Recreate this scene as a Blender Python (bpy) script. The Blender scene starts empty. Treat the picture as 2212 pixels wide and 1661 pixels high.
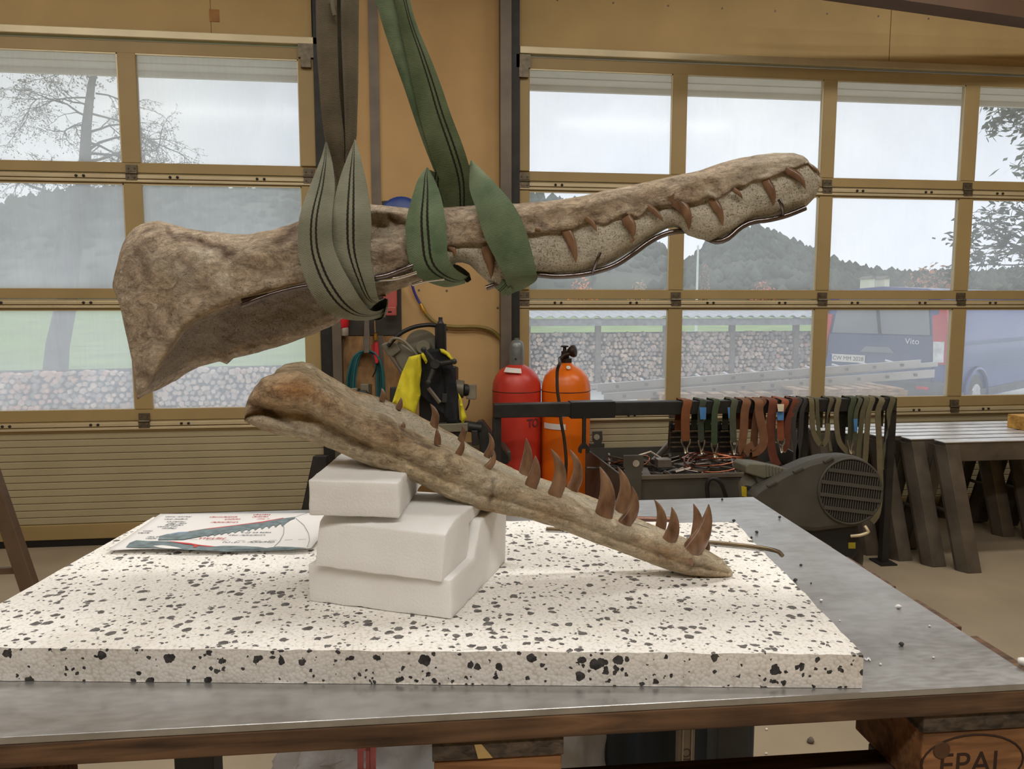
import bpy, bmesh, math, random
import numpy as np
from mathutils import Vector, Matrix, noise
random.seed(7)
S = bpy.context.scene
COL = S.collection
# ---------------------------------------------------------------- camera, sky, lamps, exposure
W, H, F = 2212, 1661, 1640.0
PITCH, YAW, CZ = math.radians(6.02), math.radians(7.1), 1.5
cam_d = bpy.data.cameras.new('camera'); cam = bpy.data.objects.new('camera', cam_d); COL.objects.link(cam)
cam_d.sensor_fit = 'HORIZONTAL'; cam_d.sensor_width = 36.0; cam_d.lens = 36.0 * F / W
cam_d.clip_start = 0.02; cam_d.clip_end = 2000
cam.location = (0, 0, CZ); cam.rotation_euler = (math.pi / 2 - PITCH, 0, -YAW)
S.camera = cam
S.view_settings.view_transform = 'Standard'; S.view_settings.look = 'None'
S.view_settings.exposure = 0.0; S.view_settings.gamma = 1.0; S.view_settings.use_curve_mapping = False
S.cycles.max_bounces = 7; S.cycles.diffuse_bounces = 4; S.cycles.glossy_bounces = 3
S.cycles.transmission_bounces = 4; S.cycles.transparent_max_bounces = 10
S.cycles.sample_clamp_indirect = 4.0; S.cycles.use_denoising = True
S.cycles.caustics_reflective = False; S.cycles.caustics_refractive = False

world = bpy.data.worlds.new('overcast_sky'); S.world = world; world.use_nodes = True
wn = world.node_tree; wn.nodes.clear()
wo = wn.nodes.new('ShaderNodeOutputWorld'); wb = wn.nodes.new('ShaderNodeBackground')
wt = wn.nodes.new('ShaderNodeTexCoord'); wz = wn.nodes.new('ShaderNodeTexNoise'); wr = wn.nodes.new('ShaderNodeValToRGB')
wz.inputs['Scale'].default_value = 3.0; wz.inputs['Detail'].default_value = 4.0
wr.color_ramp.elements[0].position = 0.3; wr.color_ramp.elements[0].color = (0.80, 0.85, 0.95, 1)
wr.color_ramp.elements[1].position = 0.7; wr.color_ramp.elements[1].color = (0.96, 0.98, 1.0, 1)
wn.links.new(wt.outputs['Generated'], wz.inputs['Vector']); wn.links.new(wz.outputs['Fac'], wr.inputs['Fac'])
wn.links.new(wr.outputs['Color'], wb.inputs['Color']); wn.links.new(wb.outputs[0], wo.inputs['Surface'])
wb.inputs['Strength'].default_value = 1.32

def area(name, loc, rot, sx, sy, power, color):
    l = bpy.data.lights.new(name, 'AREA'); l.shape = 'RECTANGLE'; l.size = sx; l.size_y = sy
    l.energy = power; l.color = color
    o = bpy.data.objects.new(name, l); COL.objects.link(o); o.location = loc; o.rotation_euler = rot
    return o
WARM = (1.0, 0.97, 0.915)
area('ceiling_tube_lamp', (0.3, 1.9, 4.1), (0, 0, 0), 2.6, 0.25, 50, WARM)
area('ceiling_tube_lamp', (-2.9, 2.6, 4.1), (0, 0, 0), 2.6, 0.25, 46, WARM)
area('ceiling_tube_lamp', (3.4, 2.9, 4.1), (0, 0, 0), 2.6, 0.25, 46, WARM)
area('ceiling_tube_lamp', (0.2, -1.2, 4.1), (0, 0, 0), 2.6, 0.25, 64, WARM)
area('ceiling_tube_lamp', (-2.9, -1.2, 4.1), (0, 0, 0), 2.6, 0.25, 40, WARM)
area('ceiling_tube_lamp', (3.3, -1.2, 4.1), (0, 0, 0), 2.6, 0.25, 40, WARM)

# ---------------------------------------------------------------- measuring helpers
_f = np.array([math.sin(YAW) * math.cos(PITCH), math.cos(YAW) * math.cos(PITCH), -math.sin(PITCH)])
_r = np.array([math.cos(YAW), -math.sin(YAW), 0.0]); _u = np.cross(_r, _f); _c = np.array([0, 0, CZ])
def ray(x, y): return _f + _r * ((x - W / 2) / F) - _u * ((y - H / 2) / F)
def at(x, y, d): return _c + ray(x, y) * d
def PY(x, y, Y): r = ray(x, y); return _c + r * (Y / r[1])
def PZ(x, y, z): r = ray(x, y); return _c + r * ((z - CZ) / r[2])
def nz(p, s=1.0, o=4): return noise.fractal(Vector((p[0] * s, p[1] * s, p[2] * s)), 1.0, 2.0, o)

def lin(c): return tuple((v / 12.92 if v <= 0.04045 else ((v + 0.055) / 1.055) ** 2.4) for v in (x / 255 for x in c))

# ---------------------------------------------------------------- materials
MATS = {}
def nmat(name):
    m = bpy.data.materials.new(name); m.use_nodes = True
    nt = m.node_tree; nt.nodes.clear()
    out = nt.nodes.new('ShaderNodeOutputMaterial'); b = nt.nodes.new('ShaderNodeBsdfPrincipled')
    nt.links.new(b.outputs[0], out.inputs['Surface'])
    return m, nt, b, out
def ramp(nt, fac, stops):
    r = nt.nodes.new('ShaderNodeValToRGB'); e = r.color_ramp.elements
    while len(e) < len(stops): e.new(0.5)
    for k, (p, c) in enumerate(stops):
        e[k].position = p; e[k].color = (c[0], c[1], c[2], 1) if not isinstance(c, float) else (c, c, c, 1)
    nt.links.new(fac, r.inputs['Fac']); return r.outputs['Color']
def tex(nt, kind, scale, detail=4, coord=None, stretch=None, **kw):
    n = nt.nodes.new(kind); n.inputs['Scale'].default_value = scale
    if 'Detail' in n.inputs and kind == 'ShaderNodeTexNoise': n.inputs['Detail'].default_value = detail
    if coord is None: coord = nt.nodes.new('ShaderNodeTexCoord').outputs['Object']
    if stretch:
        mp = nt.nodes.new('ShaderNodeMapping'); mp.inputs['Scale'].default_value = stretch
        nt.links.new(coord, mp.inputs['Vector']); coord = mp.outputs['Vector']
    nt.links.new(coord, n.inputs['Vector'])
    return n
def mix(nt, fac, a, b, mode='MIX'):
    m = nt.nodes.new('ShaderNodeMix'); m.data_type = 'RGBA'; m.blend_type = mode
    for s, v in ((m.inputs[0], fac), (m.inputs[6], a), (m.inputs[7], b)):
        if hasattr(v, 'links'): nt.links.new(v, s)
        elif isinstance(v, (int, float)): s.default_value = v
        else: s.default_value = (v[0], v[1], v[2], 1)
    return m.outputs[2]
def math_(nt, op, a, b=0.0, c=None):
    m = nt.nodes.new('ShaderNodeMath'); m.operation = op
    for k, v in enumerate((a, b) if c is None else (a, b, c)):
        if hasattr(v, 'links'): nt.links.new(v, m.inputs[k])
        else: m.inputs[k].default_value = v
    return m.outputs[0]
def bump(nt, b, height, strength=0.3, dist=0.002, prev=None):
    n = nt.nodes.new('ShaderNodeBump'); n.inputs['Strength'].default_value = strength; n.inputs['Distance'].default_value = dist
    nt.links.new(height, n.inputs['Height'])
    if prev: nt.links.new(prev, n.inputs['Normal'])
    nt.links.new(n.outputs[0], b.inputs['Normal']); return n.outputs[0]
def plain(name, rgb, rough=0.6, metal=0.0, var=0.25, scale=12.0, bs=0.0, bd=0.002, bscale=80, stretch=None, spec=0.5):
    """rgb in sRGB 0..255, with a soft mottling of the colour and a fine relief"""
    if name in MATS: return MATS[name]
    m, nt, b, out = nmat(name); c = lin(rgb)
    n = tex(nt, 'ShaderNodeTexNoise', scale, 5, stretch=stretch)
    lo = tuple(x * (1 - var) for x in c); hi = tuple(min(1, x * (1 + var)) for x in c)
    nt.links.new(ramp(nt, n.outputs['Fac'], [(0.3, lo), (0.7, hi)]), b.inputs['Base Color'])
    b.inputs['Roughness'].default_value = rough; b.inputs['Metallic'].default_value = metal
    b.inputs['Specular IOR Level'].default_value = spec
    if bs: bump(nt, b, tex(nt, 'ShaderNodeTexNoise', bscale, 4, stretch=stretch).outputs['Fac'], bs, bd)
    MATS[name] = m; return m

def bone_mat(name, light, mid, dark, stain, stain_amt):
    m, nt, b, out = nmat(name)
    co = nt.nodes.new('ShaderNodeTexCoord').outputs['Object']
    n1 = tex(nt, 'ShaderNodeTexNoise', 26, 6, co); n1.inputs['Roughness'].default_value = 0.68; n1.inputs['Distortion'].default_value = 0.6
    n2 = tex(nt, 'ShaderNodeTexNoise', 110, 7, co, (0.5, 1, 1)); n2.inputs['Roughness'].default_value = 0.8; n2.inputs['Distortion'].default_value = 0.5
    n3 = tex(nt, 'ShaderNodeTexNoise', 9, 3, co)
    c1 = ramp(nt, n1.outputs['Fac'], [(0.30, lin(dark)), (0.45, lin(mid)), (0.56, lin(mid)), (0.68, lin(light))])
    c2 = ramp(nt, n2.outputs['Fac'], [(0.3, (0.42, 0.39, 0.36)), (0.48, (0.92, 0.91, 0.90)), (0.66, (1.4, 1.38, 1.34))])
    c = mix(nt, 1.0, c1, c2, 'MULTIPLY')
    st = ramp(nt, n3.outputs['Fac'], [(0.5, 0.0), (0.66, float(stain_amt))])
    a = nt.nodes.new('ShaderNodeAttribute'); a.attribute_name = 'tint'
    sep = nt.nodes.new('ShaderNodeSeparateColor'); nt.links.new(a.outputs['Color'], sep.inputs[0])
    c = mix(nt, math_(nt, 'MAXIMUM', st, sep.outputs[2]), c, mix(nt, 1.0, lin(stain), c2, 'MULTIPLY'))
    sp = tex(nt, 'ShaderNodeTexNoise', 420, 3, co)
    pl = ramp(nt, sp.outputs['Fac'], [(0.33, lin((156, 144, 120))), (0.44, lin((222, 213, 192))), (0.7, lin((236, 228, 208)))])
    pn = ramp(nt, n1.outputs['Fac'], [(0.3, (0.82, 0.80, 0.76)), (0.6, (1, 1, 1))])
    pl = mix(nt, 1.0, pl, pn, 'MULTIPLY')
    c = mix(nt, sep.outputs[0], c, pl)
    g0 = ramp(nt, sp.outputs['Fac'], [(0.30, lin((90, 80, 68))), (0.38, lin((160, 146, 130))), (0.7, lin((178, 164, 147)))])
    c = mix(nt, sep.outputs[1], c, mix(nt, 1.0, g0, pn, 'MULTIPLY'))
    wp = nt.nodes.new('ShaderNodeMix'); wp.data_type = 'RGBA'; wp.blend_type = 'LINEAR_LIGHT'; wp.inputs[0].default_value = 0.034
    nt.links.new(co, wp.inputs[6]); nt.links.new(n1.outputs['Color'], wp.inputs[7])
    cr = tex(nt, 'ShaderNodeTexVoronoi', 34, coord=wp.outputs[2]); cr.feature = 'DISTANCE_TO_EDGE'
    crk = ramp(nt, cr.outputs['Distance'], [(0.0, 0.62), (0.032, 1.0)])
    c = mix(nt, math_(nt, 'MULTIPLY', math_(nt, 'SUBTRACT', 1.0, sep.outputs[0]), math_(nt, 'GREATER_THAN', n3.outputs['Fac'], 0.46)), c, mix(nt, 1.0, c, crk, 'MULTIPLY'))
    dk = mix(nt, 1.0, lin((96, 70, 54)), c2, 'MULTIPLY'); c = mix(nt, math_(nt, 'SUBTRACT', 1.0, a.outputs['Alpha']), c, dk)
    vo = tex(nt, 'ShaderNodeTexVoronoi', 95, coord=co)
    pit = ramp(nt, vo.outputs['Distance'], [(0.06, 0.55), (0.16, 1.0)])
    pf = math_(nt, 'MULTIPLY', math_(nt, 'GREATER_THAN', n1.outputs['Fac'], 0.52), math_(nt, 'SUBTRACT', 1.0, sep.outputs[0]))
    c = mix(nt, pf, c, mix(nt, 1.0, c, pit, 'MULTIPLY'))
    nt.links.new(c, b.inputs['Base Color']); b.inputs['Roughness'].default_value = 0.78
    b.inputs['Specular IOR Level'].default_value = 0.25
    p = bump(nt, b, n2.outputs['Fac'], 0.75, 0.007); p = bump(nt, b, n1.outputs['Fac'], 0.85, 0.02, p); p = bump(nt, b, crk, 0.35, 0.003, p)
    bump(nt, b, sp.outputs['Fac'], 0.25, 0.002, p)
    return m

def eps_mat():
    m, nt, b, out = nmat('speckled_polystyrene')
    co = nt.nodes.new('ShaderNodeTexCoord').outputs['Object']
    wn_ = tex(nt, 'ShaderNodeTexNoise', 120, 3, co)
    add = nt.nodes.new('ShaderNodeMix'); add.data_type = 'RGBA'; add.blend_type = 'LINEAR_LIGHT'; add.inputs[0].default_value = 0.0045
    nt.links.new(co, add.inputs[6]); nt.links.new(wn_.outputs['Color'], add.inputs[7]); dc = add.outputs[2]
    def flecks(scale, prob, size):
        v = tex(nt, 'ShaderNodeTexVoronoi', scale, coord=dc)
        s = nt.nodes.new('ShaderNodeSeparateColor'); nt.links.new(v.outputs['Color'], s.inputs[0])
        k = math_(nt, 'LESS_THAN', s.outputs[0], prob)
        sz = math_(nt, 'MULTIPLY_ADD', s.outputs[1], size * 0.8, size * 0.35)
        return math_(nt, 'MULTIPLY', k, math_(nt, 'LESS_THAN', v.outputs['Distance'], sz))
    cl = tex(nt, 'ShaderNodeTexNoise', 14, 2, co)
    f1 = flecks(72, 0.40, 0.42); f2 = flecks(140, 0.27, 0.42)
    fk = math_(nt, 'MAXIMUM', f1, f2)
    bead = tex(nt, 'ShaderNodeTexVoronoi', 240, coord=co); 
    base = ramp(nt, bead.outputs['Distance'], [(0.0, lin((250, 247, 243))), (0.55, lin((246, 243, 238))), (0.85, lin((222, 217, 208)))])
    dirt = tex(nt, 'ShaderNodeTexNoise', 8, 5, co)
    base = mix(nt, 1.0, base, ramp(nt, dirt.outputs['Fac'], [(0.35, (0.90, 0.89, 0.87)), (0.55, (1, 1, 1))]), 'MULTIPLY')
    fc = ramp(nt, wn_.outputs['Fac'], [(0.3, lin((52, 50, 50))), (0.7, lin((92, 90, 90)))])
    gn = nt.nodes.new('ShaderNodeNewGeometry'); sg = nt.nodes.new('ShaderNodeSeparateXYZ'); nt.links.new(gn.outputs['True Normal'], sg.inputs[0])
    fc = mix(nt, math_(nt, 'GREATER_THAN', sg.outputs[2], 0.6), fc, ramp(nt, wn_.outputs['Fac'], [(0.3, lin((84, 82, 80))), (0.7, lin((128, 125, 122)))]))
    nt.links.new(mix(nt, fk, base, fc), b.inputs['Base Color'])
    b.inputs['Roughness'].default_value = 0.85; b.inputs['Specular IOR Level'].default_value = 0.2
    h = math_(nt, 'SUBTRACT', math_(nt, 'MULTIPLY', bead.outputs['Distance'], -0.5), fk)
    bump(nt, b, h, 0.42, 0.002)
    return m

def steel_plate_mat():
    m, nt, b, out = nmat('worn_steel_plate')
    co = nt.nodes.new('ShaderNodeTexCoord').outputs['Object']
    n = tex(nt, 'ShaderNodeTexNoise', 7, 6, co); n2 = tex(nt, 'ShaderNodeTexNoise', 50, 5, co, (0.6, 1.2, 1))
    sc = tex(nt, 'ShaderNodeTexNoise', 160, 3, co, (0.3, 1, 1))
    c = ramp(nt, n.outputs['Fac'], [(0.3, lin((168, 167, 165))), (0.55, lin((188, 188, 187))), (0.75, lin((198, 199, 200)))])
    c = mix(nt, 0.18, c, ramp(nt, n2.outputs['Fac'], [(0.35, lin((110, 104, 96))), (0.6, lin((200, 200, 200)))]))
    nt.links.new(c, b.inputs['Base Color']); b.inputs['Metallic'].default_value = 0.72
    r = ramp(nt, sc.outputs['Fac'], [(0.35, 0.28), (0.65, 0.36)]); nt.links.new(r, b.inputs['Roughness'])
    bump(nt, b, sc.outputs['Fac'], 0.05, 0.001)
    return m

def foam_mat():
    m, nt, b, out = nmat('white_pe_foam')
    n = tex(nt, 'ShaderNodeTexNoise', 330, 3); n2 = tex(nt, 'ShaderNodeTexNoise', 9, 3)
    c = ramp(nt, n2.outputs['Fac'], [(0.3, lin((236, 235, 232))), (0.7, lin((246, 246, 245)))])
    nt.links.new(c, b.inputs['Base Color']); b.inputs['Roughness'].default_value = 0.7
    b.inputs['Subsurface Weight'].default_value = 0.25; b.inputs['Subsurface Radius'].default_value = (0.02, 0.02, 0.02)
    b.inputs['Subsurface Scale'].default_value = 0.3
    bump(nt, b, n.outputs['Fac'], 0.35, 0.002)
    return m

def webbing_mat(name, rgb, rgb2, stripes, weave=170):
    """woven strap: colour mottling, weft ribs along the UV length, dark stitched stripes"""
    m, nt, b, out = nmat(name)
    uv = nt.nodes.new('ShaderNodeUVMap').outputs[0]
    sx = nt.nodes.new('ShaderNodeSeparateXYZ'); nt.links.new(uv, sx.inputs[0])
    n = tex(nt, 'ShaderNodeTexNoise', 22, 5); 
    c = ramp(nt, n.outputs['Fac'], [(0.3, lin(rgb)), (0.7, lin(rgb2))])
    wv = math_(nt, 'SINE', math_(nt, 'MULTIPLY', sx.outputs[1], weave * 6.283 * 3))
    fine = tex(nt, 'ShaderNodeTexNoise', 500, 2)
    c = mix(nt, 1.0, c, ramp(nt, math_(nt, 'MULTIPLY_ADD', wv, 0.5, 0.5), [(0.0, (0.78, 0.78, 0.78)), (1.0, (1.08, 1.08, 1.08))]), 'MULTIPLY')
    if stripes:
        dash = math_(nt, 'MULTIPLY_ADD', math_(nt, 'SINE', math_(nt, 'MULTIPLY', sx.outputs[1], 6.283 * 150)), 0.004, 0.0)
        tot = None
        for s in stripes:
            d = math_(nt, 'ABSOLUTE', math_(nt, 'ADD', math_(nt, 'SUBTRACT', sx.outputs[0], s), dash))
            k = math_(nt, 'LESS_THAN', d, 0.03); tot = k if tot is None else math_(nt, 'MAXIMUM', tot, k)
        c = mix(nt, tot, c, lin((38, 36, 28)))
    nt.links.new(c, b.inputs['Base Color']); b.inputs['Roughness'].default_value = 0.85; b.inputs['Specular IOR Level'].default_value = 0.2
    b.inputs['Sheen Weight'].default_value = 0.15
    p = bump(nt, b, wv, 0.35, 0.0012); bump(nt, b, fine.outputs['Fac'], 0.2, 0.001, p)
    return m

def wood_mat(name, rgb_d, rgb_m, rgb_l, stretch=(1.5, 22, 22), rough=0.75, scale=1.0):
    m, nt, b, out = nmat(name)
    co = nt.nodes.new('ShaderNodeTexCoord').outputs['Object']
    n = tex(nt, 'ShaderNodeTexNoise', 3.0 * scale, 6, co, stretch); n.inputs['Distortion'].default_value = 0.8
    n2 = tex(nt, 'ShaderNodeTexNoise', 9, 4, co)
    c = ramp(nt, n.outputs['Fac'], [(0.3, lin(rgb_d)), (0.5, lin(rgb_m)), (0.72, lin(rgb_l))])
    c = mix(nt, 1.0, c, ramp(nt, n2.outputs['Fac'], [(0.3, (0.6, 0.58, 0.55)), (0.6, (1, 1, 1))]), 'MULTIPLY')
    nt.links.new(c, b.inputs['Base Color']); b.inputs['Roughness'].default_value = rough
    bump(nt, b, n.outputs['Fac'], 0.4, 0.003)
    return m

def pane_mat(name, veil):
    """acrylic pane with a film of dust and condensation that also stands for outdoor haze: part clear, part scattering"""
    m, nt, b, out = nmat(name); nt.nodes.remove(b)
    tr = nt.nodes.new('ShaderNodeBsdfTransparent'); tr.inputs[0].default_value = (0.97, 0.98, 0.985, 1)
    tl = nt.nodes.new('ShaderNodeBsdfTranslucent'); tl.inputs[0].default_value = (0.96, 0.98, 1.0, 1)
    gl = nt.nodes.new('ShaderNodeBsdfGlossy'); gl.inputs['Roughness'].default_value = 0.1
    n = tex(nt, 'ShaderNodeTexNoise', 2.2, 4); n2 = tex(nt, 'ShaderNodeTexNoise', 60, 2, None, (1, 1, 0.05))
    f = math_(nt, 'MULTIPLY', ramp(nt, n.outputs['Fac'], [(0.3, veil * 0.85), (0.7, veil * 1.2)]),
              ramp(nt, n2.outputs['Fac'], [(0.3, 0.97), (0.7, 1.03)]))
    m1 = nt.nodes.new('ShaderNodeMixShader'); nt.links.new(f, m1.inputs[0]); nt.links.new(tr.outputs[0], m1.inputs[1]); nt.links.new(tl.outputs[0], m1.inputs[2])
    m2 = nt.nodes.new('ShaderNodeMixShader'); m2.inputs[0].default_value = 0.02
    nt.links.new(m1.outputs[0], m2.inputs[1]); nt.links.new(gl.outputs[0], m2.inputs[2]); nt.links.new(m2.outputs[0], out.inputs['Surface'])
    return m

def film_mat():
    m, nt, b, out = nmat('clear_plastic_film'); 
    b.inputs['Base Color'].default_value = (*lin((185, 185, 188)), 1); b.inputs['Roughness'].default_value = 0.25
    tr = nt.nodes.new('ShaderNodeBsdfTransparent'); ms = nt.nodes.new('ShaderNodeMixShader'); ms.inputs[0].default_value = 0.55
    nt.links.new(tr.outputs[0], ms.inputs[1]); nt.links.new(b.outputs[0], ms.inputs[2]); nt.links.new(ms.outputs[0], out.inputs['Surface'])
    bump(nt, b, tex(nt, 'ShaderNodeTexNoise', 25, 4, None, (1, 1, 0.3)).outputs['Fac'], 0.6, 0.01)
    return m

M_skull = bone_mat('fossil_skull_bone', (234, 220, 198), (201, 182, 158), (142, 121, 104), (172, 142, 98), 0.28)
M_jaw = bone_mat('fossil_jaw_bone', (240, 227, 200), (216, 196, 163), (156, 129, 98), (176, 122, 66), 0.4)
def tooth_mat():
    m, nt, b, out = nmat('brown_tooth_enamel')
    n = tex(nt, 'ShaderNodeTexNoise', 60, 5, None, (1, 1, 0.4))
    nt.links.new(ramp(nt, n.outputs['Fac'], [(0.3, lin((84, 58, 42))), (0.5, lin((120, 90, 68))), (0.7, lin((142, 110, 84)))]), b.inputs['Base Color'])
    b.inputs['Roughness'].default_value = 0.24
    bump(nt, b, n.outputs['Fac'], 0.25, 0.003)
    return m
M_tooth = tooth_mat()
M_eps = eps_mat(); M_plate = steel_plate_mat(); M_foam = foam_mat()
M_sling_l = webbing_mat('greygreen_sling_webbing', (122, 124, 104), (150, 150, 130), (0.41, 0.56))
M_sling_lu = webbing_mat('olive_brown_sling_webbing', (92, 84, 68), (116, 106, 86), ())
M_sling_r = webbing_mat('green_sling_webbing', (86, 108, 78), (126, 142, 112), (0.41, 0.56))
M_sling_ru = webbing_mat('green_sling_webbing_long', (80, 94, 64), (110, 122, 90), (0.60, 0.74))
M_sling_rp = webbing_mat('green_sling_webbing_plain', (84, 104, 74), (122, 136, 106), ())
M_rod = plain('bent_steel_rod', (120, 112, 112), 0.25, 1.0, 0.2, 30)
M_chrome = plain('bright_steel_rod', (200, 195, 188), 0.18, 1.0, 0.1, 30)
M_wall = plain('tan_coated_board', (190, 162, 110), 0.7, 0, 0.10, 2.2, 0.15, 0.002, 160)
M_pier = plain('orange_tan_board', (194, 158, 106), 0.7, 0, 0.12, 2.2, 0.15, 0.002, 160)
M_gate = plain('beige_gate_aluminium', (166, 143, 98), 0.5, 0.0, 0.08, 3, spec=0.4)
M_gateb = plain('beige_gate_panel', (170, 158, 126), 0.5, 0.0, 0.07, 3)
M_railal = plain('pale_aluminium_rail', (205, 190, 155), 0.4, 0.3, 0.1, 4)
M_hinge = plain('galvanised_hinge', (110, 100, 84), 0.45, 0.7, 0.3, 40)
M_dark = plain('dark_steel', (44, 42, 40), 0.5, 0.3, 0.3, 15)
M_black = plain('black_plastic', (22, 22, 24), 0.45, 0, 0.2, 20)
M_track = plain('grey_track_steel', (112, 102, 90), 0.5, 0.4, 0.2, 6)
M_pane_l = pane_mat('misted_pane', 0.33); M_pane_r = pane_mat('dusty_hazed_pane', 0.19)  # veil amounts include the haze over the hills, beside dirt on the panes
M_floor = plain('concrete_floor', (158, 142, 118), 0.6, 0, 0.18, 1.6, 0.2, 0.002, 60)
M_ceil = plain('ceiling_boards', (196, 182, 156), 0.8, 0, 0.1, 2)
M_beam = plain('brown_painted_beam', (96, 70, 50), 0.6, 0, 0.15, 4)
M_woodp = wood_mat('dark_pallet_wood', (58, 42, 30), (100, 74, 52), (130, 98, 70))
M_woode = wood_mat('grey_end_grain', (44, 38, 32), (78, 66, 54), (100, 86, 72), (20, 3, 40))
M_woodb = wood_mat('orange_brown_block_wood', (90, 60, 38), (138, 96, 60), (168, 122, 80))
M_ply = wood_mat('brown_plywood', (132, 96, 60), (164, 124, 80), (184, 146, 100), (6, 6, 2))
M_paper = plain('white_paper', (238, 236, 234), 0.6, 0, 0.03, 5)
M_inkr = plain('red_ink', (196, 74, 84), 0.6, 0, 0.1, 20); M_inkb = plain('dark_ink', (118, 122, 132), 0.6, 0, 0.1, 20)
M_water = plain('blue_grey_drawing_wash', (116, 132, 136), 0.7, 0, 0.35, 60)
M_waterb = plain('pale_blue_drawing_wash', (130, 150, 176), 0.7, 0, 0.2, 60)
M_redwash = plain('red_drawing_line', (200, 66, 64), 0.6, 0, 0.2, 40)
M_redcyl = plain('red_cylinder_paint', (200, 58, 44), 0.38, 0, 0.14, 6, 0.1, 0.002, 40)
M_oracyl = plain('orange_cylinder_paint', (232, 112, 20), 0.32, 0, 0.10, 6, 0.1, 0.002, 40)
M_capgrey = plain('grey_valve_cap', (120, 126, 124), 0.35, 0.3, 0.15, 20)
M_white = plain('white_label', (225, 220, 212), 0.6, 0, 0.05, 10)
M_binm = plain('grey_bin_steel', (78, 74, 66), 0.55, 0.2, 0.25, 6)
M_scrap = plain('scrap_steel', (120, 110, 100), 0.4, 0.8, 0.4, 12)
M_copper = plain('copper_wire', (196, 128, 100), 0.3, 1.0, 0.2, 12)
M_comp = plain('dusty_compressor_plastic', (70, 66, 58), 0.6, 0, 0.15, 8)
M_trest = plain('mill_scale_steel', (104, 96, 86), 0.45, 0.5, 0.3, 7, 0.2, 0.003, 30)
M_tresttop = plain('gleam_white_steel_top', (236, 236, 238), 0.36, 0.55, 0.2, 10)  # window gleam on the beam tops is put into this white
M_standb = plain('brown_painted_stand', (98, 78, 60), 0.55, 0.1, 0.2, 8)
M_yel = plain('yellow_cloth', (214, 200, 40), 0.75, 0, 0.12, 14, 0.3, 0.006, 14)
M_blackc = plain('black_cloth', (16, 17, 20), 0.85, 0, 0.3, 14, 0.3, 0.006, 14)
M_saw = plain('grey_olive_machine_paint', (112, 106, 88), 0.45, 0.1, 0.15, 10)
M_teal = plain('teal_hose', (44, 104, 108), 0.4, 0, 0.15, 10)
M_olhose = plain('olive_yellow_hose', (128, 108, 50), 0.45, 0, 0.12, 10)
M_blue = plain('blue_plastic', (34, 62, 130), 0.4, 0, 0.1, 10)
M_bluehose = plain('violet_blue_hose', (62, 58, 140), 0.4, 0, 0.1, 10)
M_red = plain('red_plastic', (196, 34, 44), 0.4, 0, 0.1, 10)
M_redsock = plain('faded_red_socket', (176, 84, 76), 0.5, 0, 0.12, 10)
M_brass = plain('brass_fitting', (190, 150, 70), 0.3, 0.9, 0.1, 10)
M_navy = plain('dark_navy_fabric', (22, 36, 50), 0.6, 0, 0.3, 8)
M_film = film_mat()

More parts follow.
